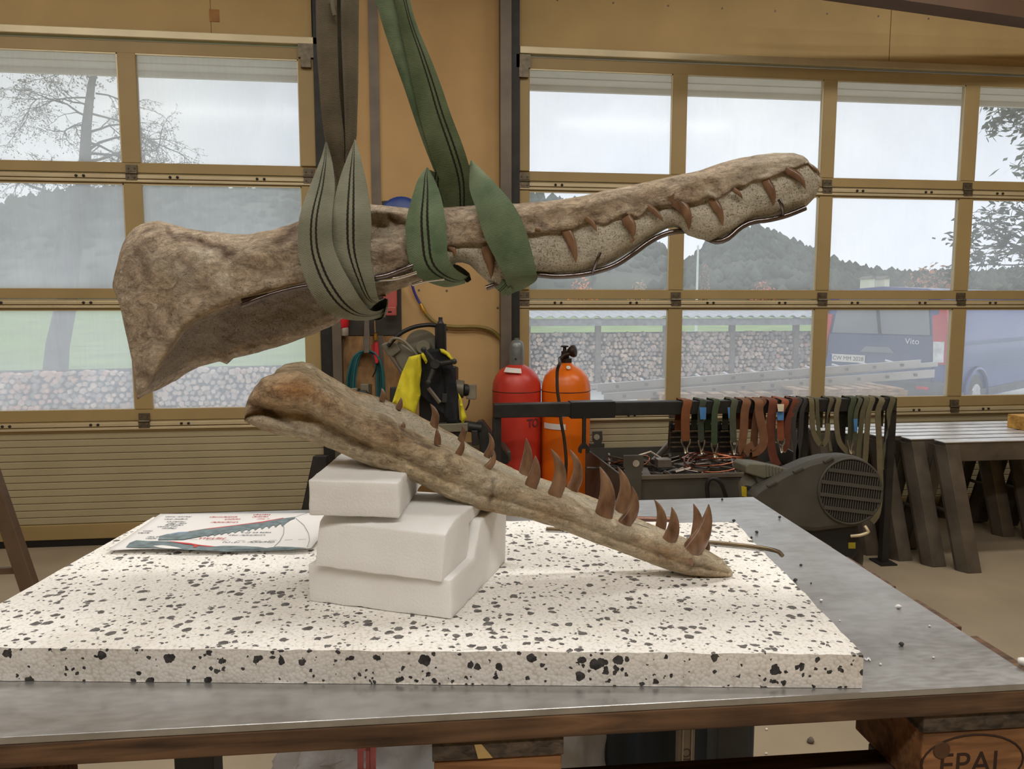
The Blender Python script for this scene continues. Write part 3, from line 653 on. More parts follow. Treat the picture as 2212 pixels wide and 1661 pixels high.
woodpile('open_firewood_stack', A, B, -0.14, 0.58, 'open firewood stack without roof behind the left gate', False, 8, 0.25)

# --- van
def van():
    o = at(2046, 860, 10.0); o[2] = -0.15
    th = math.radians(50)
    fr = _r * math.sin(th) + np.array([math.sin(YAW), math.cos(YAW), 0]) * math.cos(th); fr[2] = 0; fr /= np.linalg.norm(fr)
    lf = np.array([-fr[1], fr[0], 0])                                  # towards the van's left side
    def P(x, y, z): return o + fr * x + lf * y + np.array([0, 0, z])     # y 0 = right flank, 1.88 = left flank
    root = empty('van', o, 'dark blue van parked outside beyond the right gate', 'van')
    Mb = plain('dark_blue_car_paint', (66, 82, 138), 0.25, 0.2, 0.08, 2); Mg = plain('sky_greyed_car_glass', (120, 126, 132), 0.3, 0, 0.1, 3); Mt = plain('grey_bumper_plastic', (78, 84, 88), 0.6)  # dust and the sky's reflection are put into the glass grey
    Wd = 1.88
    sec = [(0.0, 0.34), (0.015, 0.55), (0.0, 0.95), (0.03, 1.15), (0.12, 1.62), (0.2, 1.78), (0.34, 1.86), (0.94, 1.90)]
    full = [(y, z) for y, z in sec] + [(Wd - y, z) for y, z in sec[-2::-1]]
    rows = []
    for x, k in ((0.0, 0.0), (0.02, 1), (0.3, 1), (1.5, 1), (3.3, 1), (3.5, 1)):
        rows.append([P(x + (0.10 * max(0, z - 1.0)), Wd / 2 + (y - Wd / 2) * (1 if k else 0.985), z) for y, z in full])
    for x, zc, yc in ((4.0, 1.40, 0.93), (4.2, 1.12, 0.95), (4.85, 0.95, 0.9), (5.0, 0.6, 0.86)):
        rows.append([P(x, Wd / 2 + (y - Wd / 2) * yc, min(z, zc + 0.02 * math.sin(y))) for y, z in full])
    g = G().grid(rows); n = len(full)
    g.add(rows[0], [tuple(range(n))]); g.add(rows[-1], [tuple(range(n))[::-1]]); g.grid([[r[0] for r in rows], [r[-1] for r in rows]])
    mk('body', g, Mb, root, smooth=35)
    def face(name, pts, m, dx=-0.012, t=0.014, **k):                    # on the tail: (y, z)
        return mk(name, G().prism([P(0.10 * max(0, z - 1.0) + dx, y, z) for y, z in pts], fr * t), m, root, bevel=0.004, **k)
    face('rear_window', [(0.26, 1.24), (Wd - 0.26, 1.24), (Wd - 0.33, 1.74), (0.33, 1.74)], Mg)
    face('tailgate_panel', [(0.2, 0.62), (Wd - 0.2, 0.62), (Wd - 0.22, 1.22), (0.22, 1.22)], plain('dark_tailgate_paint', (74, 86, 116), 0.3, 0.2, 0.08, 2))
    face('grab_recess', [(0.7, 0.98), (Wd - 0.7, 0.98), (Wd - 0.78, 1.06), (0.78, 1.06)], Mg, -0.02)
    for ys in (0, 1):
        Y = (lambda y: y) if not ys else (lambda y: Wd - y)
        lamp = face('tail_lamp', [(Y(0.03), 0.86), (Y(0.19), 0.86), (Y(0.21), 1.14), (Y(0.25), 1.50), (Y(0.17), 1.52), (Y(0.17), 1.70), (Y(0.10), 1.70), (Y(0.02), 1.2)], M_red, -0.03, 0.06)
        mk('clear_lens', G().prism([P(-0.032, Y(0.06), 0.89), P(-0.032, Y(0.19), 0.88), P(-0.022, Y(0.205), 1.16), P(-0.022, Y(0.07), 1.16)], fr * 0.02), plain('clear_lens', (220, 222, 224), 0.2), lamp)
    for ys in (0.2, Wd - 0.4): face('bumper_reflector', [(ys, 0.52), (ys + 0.16, 0.52), (ys + 0.16, 0.56), (ys, 0.56)], M_red, -0.1, 0.02)
    mk('rear_bumper', G().prism([P(-0.09, 0.03, 0.30), P(-0.09, Wd - 0.03, 0.30), P(-0.09, Wd - 0.03, 0.63), P(-0.09, 0.03, 0.63)], fr * 0.12), Mt, root, bevel=0.03)
    pl = face('licence_plate', [(1.10, 0.82), (1.62, 0.82), (1.62, 0.93), (1.10, 0.93)], M_white, -0.022, 0.01)
    mk('blue_band', G().prism([P(-0.024, 1.585, 0.822), P(-0.024, 1.618, 0.822), P(-0.024, 1.618, 0.928), P(-0.024, 1.585, 0.928)], fr * 0.004), plain('plate_blue', (40, 70, 170), 0.5), pl)
    R = Matrix((( -lf[0], 0, -fr[0]), (-lf[1], 0, -fr[1]), (0, 1, 0))).to_4x4()
    c = P(-0.0235, 1.345, 0.873)
    text_part('plate_lettering', 'CW MM 2028', 0.082, Matrix.Translation(c) @ R @ Matrix.Scale(0.95, 4, (1, 0, 0)), M_black, pl)
    c = P(-0.001, 0.48, 1.15)
    text_part('model_lettering', 'Vito', 0.11, Matrix.Translation(c) @ R, plain('chrome_letters', (225, 225, 228), 0.3, 0.4), root)
    mk('rear_wiper', G().prism([P(0.0, 0.9, 1.24), P(0.0, 0.94, 1.24), P(0.045, 1.02, 1.66), P(0.045, 0.98, 1.66)], fr * 0.02), M_black, root)
    for z, t in ((1.10, 0.05), (0.80, 0.014), (0.36, 0.10)):
        mk('flank_moulding', G().prism([P(0.1, -0.014, z), P(3.6, -0.014, z), P(3.6, -0.014, z + t), P(0.1, -0.014, z + t)], lf * 0.03), Mt if z < 0.5 else Mb, root, bevel=0.005)
    for x in (0.98, 4.1):
        for y, s_ in ((-0.01, 1), (Wd + 0.01, -1)):
            w = mk('wheel', G().lathe([(0.2, 0), (0.33, 0.02), (0.345, 0.08), (0.345, 0.18), (0.3, 0.22)], P(x, y, 0.345), lf * s_), M_black, root, smooth=40)
            mk('wheel_hub', G().lathe([(0.03, -0.02), (0.2, 0.0), (0.21, 0.02), (0.2, 0.05)], P(x, y, 0.345), lf * s_), plain('pale_hub', (190, 190, 192), 0.4, 0.4), w, smooth=40)
        arc = G().tube([P(x + 0.42 * math.cos(a_), -0.01, 0.345 + 0.42 * math.sin(a_)) for a_ in np.linspace(0.05, 3.09, 14)], 0.03, 6); mk('wheel_arch', arc, Mb, root, smooth=60)
van()
# --- ladder lying on pallets outside
def ladder():
    dl = 8.0
    z = -0.2
    def L(u, v): return at(u, v, 8.0 + (u - 1650) * 0.0004)
    root = empty('aluminium_ladder', L(1650, 830), 'long aluminium extension ladder lying on pallets outside', 'ladder')
    Ma = plain('ladder_aluminium', (196, 192, 190), 0.4, 0.6, 0.08, 4)
    for (a, b, t, o) in (((1290, 829), (1990, 777), 0.085, 0.0), ((1300, 843), (2030, 782), 0.05, 0.03), ((1303, 848), (2012, 797), 0.085, -0.07), ((1284, 838), (1868, 796), 0.05, 0.36)):
        p, q_ = L(*a), L(*b); off = _f * o * np.array([1, 1, 0]); up_ = np.array([0, 0, -t])
        st = mk('stile', G().prism([p + off, q_ + off, q_ + off + up_, p + off + up_], _f * np.array([1, 1, 0]) * 0.026), Ma, root, bevel=0.004)
        if o < 0.02:
            for s_ in np.linspace(0.06, 0.94, 11):
                c = p + (q_ - p) * s_ + off + up_ * 0.5; mk('rung_end', G().box(c - _f * 0.006, (0.03, 0.012, 0.03)), plain('rung_grey', (110, 108, 106), 0.5), st)
    for s_ in np.linspace(0.06, 0.94, 11):
        c = L(1290, 829) + (L(1990, 777) - L(1290, 829)) * s_; e_ = _f * np.array([1, 1, 0]) * 0.36; mk('rung', G().tube([c - [0, 0, 0.04], c + e_ - [0, 0, 0.02]], 0.014, 6), Ma, root)
ladder()
M_pal = wood_mat('weathered_pallet_slats', (150, 120, 90), (196, 164, 128), (222, 196, 160))
def yard_pallet(u0, u1, v, label):
    c0 = at(u0, v, 7.6); c1 = at(u1, v, 7.6); w = c1[0] - c0[0]; root = empty('yard_pallet', (c0[0], c0[1], -0.14), label, 'pallet', 'pallets under the ladder')
    zt = c0[2]
    for k in range(7):
        x = c0[0] + w * (k + 0.1) / 7; mk('slat', G().mm((x, c0[1], zt - 0.022), (x + w / 7 * 0.66, c0[1] + 0.85, zt)), M_pal, root)
    for k in range(3):
        y = c0[1] + k * 0.375; mk('bearer', G().mm((c0[0], y, zt - 0.1), (c1[0], y + 0.09, zt - 0.023)), M_pal, root)
    for k in range(3):
        x = c0[0] + (w - 0.1) * k / 2; mk('support_block', G().mm((x, c0[1], -0.14), (x + 0.1, c0[1] + 0.85, zt - 0.1)), M_pal, root)
yard_pallet(1430, 1690, 852, 'weathered slatted pallet outside, left one below the ladder')
yard_pallet(1722, 1982, 842, 'weathered slatted pallet outside, right one before the van')

# ================================================================ WORKTABLE
TZ = 1.06
pts = [(-0.54, 0.795), (0.7205, 0.763), (0.762, 1.628), (-0.50, 1.645)]
mk('steel_plate', G().prism([(x, y, TZ - 0.008) for x, y in pts], (0, 0, 0.008)), M_plate, None, 'thick worn steel plate table top lying on the pallet', 'table top', bevel=0.0012)
# pallet under the plate
def pallet():
    zt = TZ - 0.008; ang = math.radians(-1.45); c0 = np.array([0.088, 0.779, 0])
    ex = np.array([math.cos(ang), math.sin(ang), 0]); ey = np.array([-ex[1], ex[0], 0])
    def P(x, y, z): return c0 + ex * x + ey * y + np.array([0, 0, z])
    def bx(x0, x1, y0, y1, z0, z1): return G().prism([P(x0, y0, z0), P(x1, y0, z0), P(x1, y1, z0), P(x0, y1, z0)], (0, 0, z1 - z0))
    root = empty('wooden_pallet', P(0, 0.4, zt - 0.148), 'dark wooden transport pallet carrying the steel plate', 'pallet')
    for y0, w in ((0, 0.145), (0.174, 0.1), (0.328, 0.145), (0.526, 0.1), (0.655, 0.145)):
        mk('deck_board', bx(-0.66, 0.66, y0, y0 + w, zt - 0.026, zt - 0.0005), M_woodp, root, bevel=0.0015)
    for x in (-0.655, -0.078, 0.490):
        for q in (0,):
            mk('cross_board', bx(x, x + 0.145, 0.004, 0.8, zt - 0.0485, zt - 0.0265), M_woode, root, bevel=0.001)
        for y in (0.006, 0.33, 0.655):
            b = mk('block', bx(x + 0.002, x + 0.143, y, y + 0.14, zt - 0.126, zt - 0.049), M_woodb, root, bevel=0.002)
            if x > 0.4 and y < 0.1:
                R = Matrix(((ex[0], 0, -ey[0]), (ex[1], 0, -ey[1]), (0, 1, 0))).to_4x4()
                mb = plain('burnt_brand', (52, 32, 18), 0.9)
                text_part('burnt_lettering', 'EPAL', 0.040, Matrix.Translation(P(x + 0.066, y - 0.0002, zt - 0.092)) @ R @ Matrix.Scale(1.0, 4, (1, 0, 0)), mb, b)
                el = G().tube([P(x + 0.066 + 0.064 * math.cos(a_), y + 0.0005, zt - 0.089 + 0.034 * math.sin(a_)) for a_ in np.linspace(0, 6.283, 33)], 0.0016, 5, cap=False); mk('burnt_oval', el, mb, b)
                mk('wood_knot', G().lathe([(0.011, 0), (0.010, 0.001)], P(x + 0.026, y - 0.0001, zt - 0.072), tuple(-ey), 14), plain('wood_knot', (84, 56, 34), 0.8), b)
    for y0 in (0.0, 0.35, 0.7):
        mk('bottom_board', bx(-0.655, 0.635, y0, y0 + 0.1, zt - 0.148, zt - 0.1265), M_woodp, root, bevel=0.0015)
    mk('glue_drip', G().prism([P(-0.032, 0.003, zt - 0.031), P(-0.024, 0.003, zt - 0.031), P(-0.012, 0.003, zt - 0.047), P(-0.028, 0.003, zt - 0.047)], ey * 0.002), plain('dried_glue', (190, 160, 104), 0.6), root)
    # steel stand under the pallet
    st = empty('steel_stand', P(0, 0.4, 0), 'dark steel stand with square posts under the pallet', 'stand')
    q = at(408, 1610, 1.45)
    for x, y in ((-0.5, 0.1), (0.55, 0.12), (float(q[0]) - 0.088, float(q[1]) - 0.79), (0.55, 0.72)):
        mk('post', bx(x - 0.036, x + 0.036, y - 0.03, y + 0.03, 0, zt - 0.1485), plain('dark_blue_grey_post', (58, 62, 66), 0.5, 0.2), st, bevel=0.003)
    mk('crossbar', bx(-0.5, 0.55, 0.10, 0.15, 0.04, 0.09), M_dark, st)
pallet()
# polystyrene slab
sp = [(-0.579, 0.931), (0.503, 0.777), (0.577, 1.300), (-0.500, 1.475)]
def slab():
    a, b, c, d = [np.array(p) for p in sp]; nx, ny, nzz = 90, 44, 6; g = G()
    def P(s, t, z):
        p = (a * (1 - s) + b * s) * (1 - t) + (d * (1 - s) + c * s) * t
        e = min(s, 1 - s, 6 * min(t, 1 - t)); q = np.array([p[0], p[1], TZ + 0.0005 + z]); w = 0.0016 * max(0, 1 - e * 60)
        n_ = nz((p[0], p[1], z), 40, 3); edge = max(0.0, 1 - min(s * 20, (1 - s) * 20, t * 9, (1 - t) * 9))
        if z > 0.03: q[2] += n_ * 0.0012 * edge + 0.0010 * nz((p[0], p[1], 0), 9) 
        q[0] += n_ * 0.0016 * (edge > 0) * (s in (0, 1)); q[1] += 0.0016 * n_ * (t in (0, 1)); return q
    S_ = list(np.linspace(0, 1, nx)); T_ = list(np.linspace(0, 1, ny)); Z_ = list(np.linspace(0, 0.04, nzz))
    g.grid([[P(s, t, 0.04) for s in S_] for t in T_]); g.grid([[P(s, t, 0.0) for s in S_[::6] + [1.0]] for t in (0.0, 1.0)])
    g.grid([[P(s, 0.0, z) for s in S_] for z in Z_]); g.grid([[P(s, 1.0, z) for s in S_] for z in Z_])
    g.grid([[P(0.0, t, z) for t in T_] for z in Z_]); g.grid([[P(1.0, t, z) for t in T_] for z in Z_])
    o = mk('polystyrene_slab', g, M_eps, None, 'white polystyrene slab with dark flecks on the steel plate', 'foam board', smooth=50)
slab()
SZ = 1.101
# drawing sheet
def sheet():
    z = SZ + 0.0022; fl, fr, br, bl = [PZ(u, v, z) for u, v in ((229, 1194), (672, 1191), (664, 1108), (346, 1110))]
    br = bl + (fr - fl) * 1.02; fr2 = fl + (fr - fl) * 1.0
    rows = []
    for j in range(13):
        t = j / 12; rows.append([fl * (1 - s) * (1 - t) + fr2 * s * (1 - t) + bl * (1 - s) * t + br * s * t + np.array([0, 0, (0.006 * (1 - t) ** 3 * (0.6 + 0.4 * math.sin(s * 7)))]) for s in np.linspace(0, 1, 25)])
    o = mk('drawing_sheet', G().grid(rows), M_paper, None, 'white paper sheet with watercolour jaw drawings and handwriting on the slab', 'drawing', solid=0.0004, smooth=60)
    tv = bl - fl; tl = np.dot(tv, tv)
    def lift(p):
        t = min(1, max(0, np.dot(p - fl, tv) / tl)); s = min(1, max(0, np.dot(p - fl - tv * t, fr - fl) / np.dot(fr - fl, fr - fl)))
        return p + np.array([0, 0, 0.0011 + 0.006 * (1 - t) ** 3 * (0.6 + 0.4 * math.sin(s * 7))])
    def draw(name, px, m, label=None):
        ps = [lift(PZ(200 + x / 4.096, 1060 + y / 4.096, z)) for x, y in px]; return mk(name, G().prism(ps, (0, 0, 0.0002)), m, o, label)
    def line(name, px, m, r=0.0004):
        return mk(name, G().tube([lift(PZ(200 + x / 4.096, 1060 + y / 4.096, z)) for x, y in px], r, 4), m, o)
    teeth = []
    for x in range(1700, 1020, -60):                        # comb of teeth along the drawn lower jaw
        y = 262 + (1795 - x) * 0.165; teeth += [(x + 8, y + 16), (x - 22, y + 44 - (1700 - x) * 0.02), (x - 34, y + 20)]
    draw('jaw_drawing', [(580, 455), (595, 415), (660, 396), (850, 372), (1000, 345), (1250, 318), (1500, 285), (1650, 255), (1795, 236), (1790, 250), (1755, 262)] + teeth + [(980, 412), (800, 452)], M_water)
    draw('jaw_drawing', [(640, 402), (760, 378), (850, 372), (830, 384), (700, 398)], M_waterb)
    draw('red_marking', [(850, 370), (1000, 344), (1250, 312), (1500, 278), (1690, 244), (1690, 252), (1500, 290), (1250, 324), (1000, 356), (960, 362), (965, 378), (925, 380), (930, 366)], M_redwash)
    draw('skull_drawing', [(296, 528), (330, 480), (390, 455), (480, 466), (660, 470), (880, 498), (1060, 514), (1160, 502), (1300, 500), (1460, 508), (1540, 522), (1640, 512), (1760, 522), (1890, 538), (1750, 548), (1500, 546), (1200, 552), (900, 552), (600, 545), (420, 540)], M_water)
    draw('red_marking', [(660, 466), (860, 486), (960, 502), (1110, 512), (1060, 520), (930, 508), (925, 526), (890, 528), (900, 506), (760, 488)], M_redwash)
    line('pencil_arc', [(1660, 282), (1694, 330), (1690, 390), (1655, 460), (1608, 510)], M_inkb); line('pencil_arc', [(1800, 250), (1870, 310), (1912, 390), (1920, 460), (1900, 530)], M_inkb)
    for x in (860, 1000, 1140, 1280, 1420, 1560, 1700, 1820): line('pencil_dash', [(x, 450), (x + 70, 448)], M_inkb, 0.00025)
    line('pencil_line', [(1795, 236), (1850, 215), (1900, 202)], M_inkb, 0.00025)
    ex = (fr - fl) / np.linalg.norm(fr - fl); ey = np.array([-ex[1], ex[0], 0])
    R = Matrix(((-ex[0], -ey[0], 0), (-ex[1], -ey[1], 0), (0, 0, 1))).to_4x4()
    for s, x, y, sz, m in (('Unterkiefer', 1170, 285, .0125, M_inkr), ('seitlich', 1240, 258, .0125, M_inkr), ('einklemmen', 1160, 238, .0125, M_inkr),
                           ('~ nur', 1515, 256, .0125, M_inkr), ('ventral', 1490, 236, .0125, M_inkr), ('stecken', 1500, 218, .0125, M_inkr), ('METALL', 1060, 434, .0155, M_inkr),
                           ('stäbe als 20 x', 1450, 378, .011, M_inkb), ('Unterkiefer max', 1370, 402, .011, M_inkb), ('Oberkiefer ~ 10° (+)', 1385, 464, .012, M_inkb),
                           ('Magnet', 680, 342, .010, M_inkb), ('von hinten', 665, 326, .010, M_inkb), ('Übergang', 725, 311, .010, M_inkb), ('oder Gips', 750, 296, .010, M_inkb), ('Modell als', 740, 280, .010, M_inkb), ('original dran', 740, 258, .010, M_inkb), ('Alurohr innen', 760, 236, .010, M_inkb),
                           ('laufen', 455, 384, .010, M_inkb), ('dünn', 490, 366, .010, M_inkb), ('halten', 520, 440, .009, M_inkb), ('ab hier', 545, 424, .009, M_inkb)):
        p = lift(PZ(200 + x / 4.096, 1060 + y / 4.096, z)) + np.array([0, 0, 0.0003])
        text_part('handwriting', s, sz * .85, Matrix.Translation(p) @ R, m, o, 0.2, thin=-.012)
sheet()
# foam blocks
def foam(name, pts, ext, label, rough=0.0012):
    g = G().prism(pts, ext); bm = bmesh.new(); vs = [bm.verts.new(p) for p in g.v]
    for f in g.f: bm.faces.new([vs[i] for i in f])
    bmesh.ops.recalc_face_normals(bm, faces=bm.faces)
    bmesh.ops.bevel(bm, geom=list(bm.edges), offset=0.0022, segments=2, affect='EDGES', profile=0.5)
    bmesh.ops.triangulate(bm, faces=[f for f in bm.faces if len(f.verts) > 4])
    for _ in range(7):
        es = [e for e in bm.edges if e.calc_length() > 0.014]
        if not es: break
        bmesh.ops.subdivide_edges(bm, edges=es, cuts=1, use_grid_fill=True); bmesh.ops.triangulate(bm, faces=[f for f in bm.faces if len(f.verts) > 4])
    bm.normal_update()
    for v in bm.verts: v.co += v.normal * rough * (nz(v.co, 60, 3) + 0.6 * nz(v.co, 14, 2))
    h = G(); bm.verts.index_update(); h.v = [tuple(v.co) for v in bm.verts]; h.f = [tuple(q.index for q in f.verts) for f in bm.faces]; bm.free()
    return mk(name, h, M_foam, None, label, 'foam block', 'white foam blocks propping the lower jaw', smooth=50)
A = np.array([-0.150, 1.017, SZ]); B = np.array([0.038, 0.932, SZ]); ex = (B - A) / np.linalg.norm(B - A); ey = np.array([-ex[1], ex[0], 0])
zup = np.array([0, 0, 1.0])
prof = [(0, 0), (0.23, 0), (0.23, 0.098), (0.115, 0.098), (0.085, 0.052), (0, 0.052)]
foam('foam_block', [A + ey * y + zup * z for y, z in prof], ex * np.linalg.norm(B - A), 'white foam block at the bottom of the stack, lying on the flecked slab')
C = np.array([-0.139, 1.000, 1.1545]); D = np.array([0.0265, 0.930, 1.150]); ex2 = (D - C) / np.linalg.norm(D - C); ey2 = np.array([-ex2[1], ex2[0], 0]); ez2 = np.cross(ex2, ey2)
L2 = np.linalg.norm(D - C)
prof = [(0, 0), (0.10, 0.0), (0.106, 0.0455), (0.17, 0.052), (0.17, 0.068), (0.045, 0.0695), (0.012, 0.058)]
foam('foam_block', [C + ey2 * y + ez2 * (z + 0.0012) for y, z in prof], ex2 * L2, 'white foam block in the middle of the stack with a cut slanting front')
C = np.array([-0.1425, 0.992, 1.2265]); D = np.array([-0.027, 0.975, 1.2235]); ex3 = (D - C) / np.linalg.norm(D - C); ey3 = np.array([-ex3[1], ex3[0], 0])
foam('foam_block', [C, C + ex3 * 0.117, C + ex3 * 0.126 + ey3 * 0.38, C + ey3 * 0.38 - ex3 * 0.004], zup * 0.047, 'white foam block on top of the stack, directly under the lower jaw')

# ================================================================ SKULL AND LOWER JAW
def features(lst):
    def fn(u, v):
        push = dark = pale = 0.0; wu = u + 9 * nz((u * .03, v * .03, 2.0), 1, 3); wv = v + 9 * nz((u * .03, v * .03, 7.0), 1, 3)
        for u0, v0, u1, v1, w, p, dk, pl in lst:
            du, dv = u1 - u0, v1 - v0; t = min(1, max(0, ((wu - u0) * du + (wv - v0) * dv) / max(du * du + dv * dv, 1e-6)))
            q = ((wu - u0 - t * du) ** 2 + (wv - v0 - t * dv) ** 2) / (w * w)
            if q < 6:
                k = math.exp(-q); push += p * k; dark = max(dark, dk * k); pale = max(pale, pl * k)
        return push, dark, pale
    return fn
def ring_grid(us, section, n, amp, seed, vj=1.2, feat=None, dep=lambda u: D0):
    rows, tint = [], []
    for u in us:
        sec, tn = section(u)
        c = catmull([(q[0], q[1] * 1500) for q in sec], n + 1)[:-1]
        ts = np.linspace(0, len(sec) - 1, n + 1)[:-1]
        row = []
        for v, dd in c:
            p = at(u, v, dep(u) + dd / 1500); a = amp * (nz(p, 22, 5) + 0.5 * nz(p, 75, 4) + 0.9 * nz(p, 9, 2)); tn_ = tn(v, dd / 1500); ft = feat(u, v) if feat and dd < 15 else (0, 0, 0)
            row.append(at(u, v + vj * nz(p, 45, 4), dep(u) + dd / 1500 - a * (1 - .6 * min(1, tn_[0])) + ft[0]))
            tint.append((max(tn_[0], ft[2]), tn_[1], tn_[2], ft[1] * (1 - min(1, tn_[0]))))
        rows.append(row)
    g = G().grid(rows, close=True); n_ = n
    g.f += [tuple(range(n_)), tuple(range((len(rows) - 1) * n_, len(rows) * n_))]
    g.tint = np.array([(min(1, max(0, t[0])), min(1, max(0, t[1])), min(1, max(0, t[2])), 1 - min(1, max(0, t[3]))) for t in tint]); return g
D0 = 1.12
def tooth(parent, base, tip, w, bend, d, flat=0.75, label=None, curl=0.0):
    B_ = np.array(base, float); T_ = np.array(tip, float); ax = T_ - B_; L = np.linalg.norm(ax); ax /= L; pr = np.array([-ax[1], ax[0]])
    rows = []; n = 12; m = 13
    for i in range(m):
        t = -0.16 + 1.16 * i / (m - 1); tt = max(t, 0)
        c = B_ + ax * L * t + pr * bend * L * 4 * tt * (1 - tt) * 0.72
        hw = w / 2 * 1.08 * max(0.05, (1 - tt ** 2.6) ** 0.9) * (1 - 0.12 * tt) * (1 + 0.04 * math.sin(7 * t)); tp = ax + pr * bend * 2 * (1 - 2 * tt); tp /= np.linalg.norm(tp); q = np.array([-tp[1], tp[0]])
        row = []
        for k in range(n):
            a_ = 6.283 * k / n; e = c + q * hw * math.cos(a_); row.append(at(e[0], e[1], d + curl * tt - math.sin(a_) * hw * flat * d / F))
        rows.append(row)
    g = G().grid(rows, close=True); g.f += [tuple(range(n)), tuple(range((m - 1) * n, m * n))]
    return mk('tooth', g, M_tooth, parent, label, smooth=70)

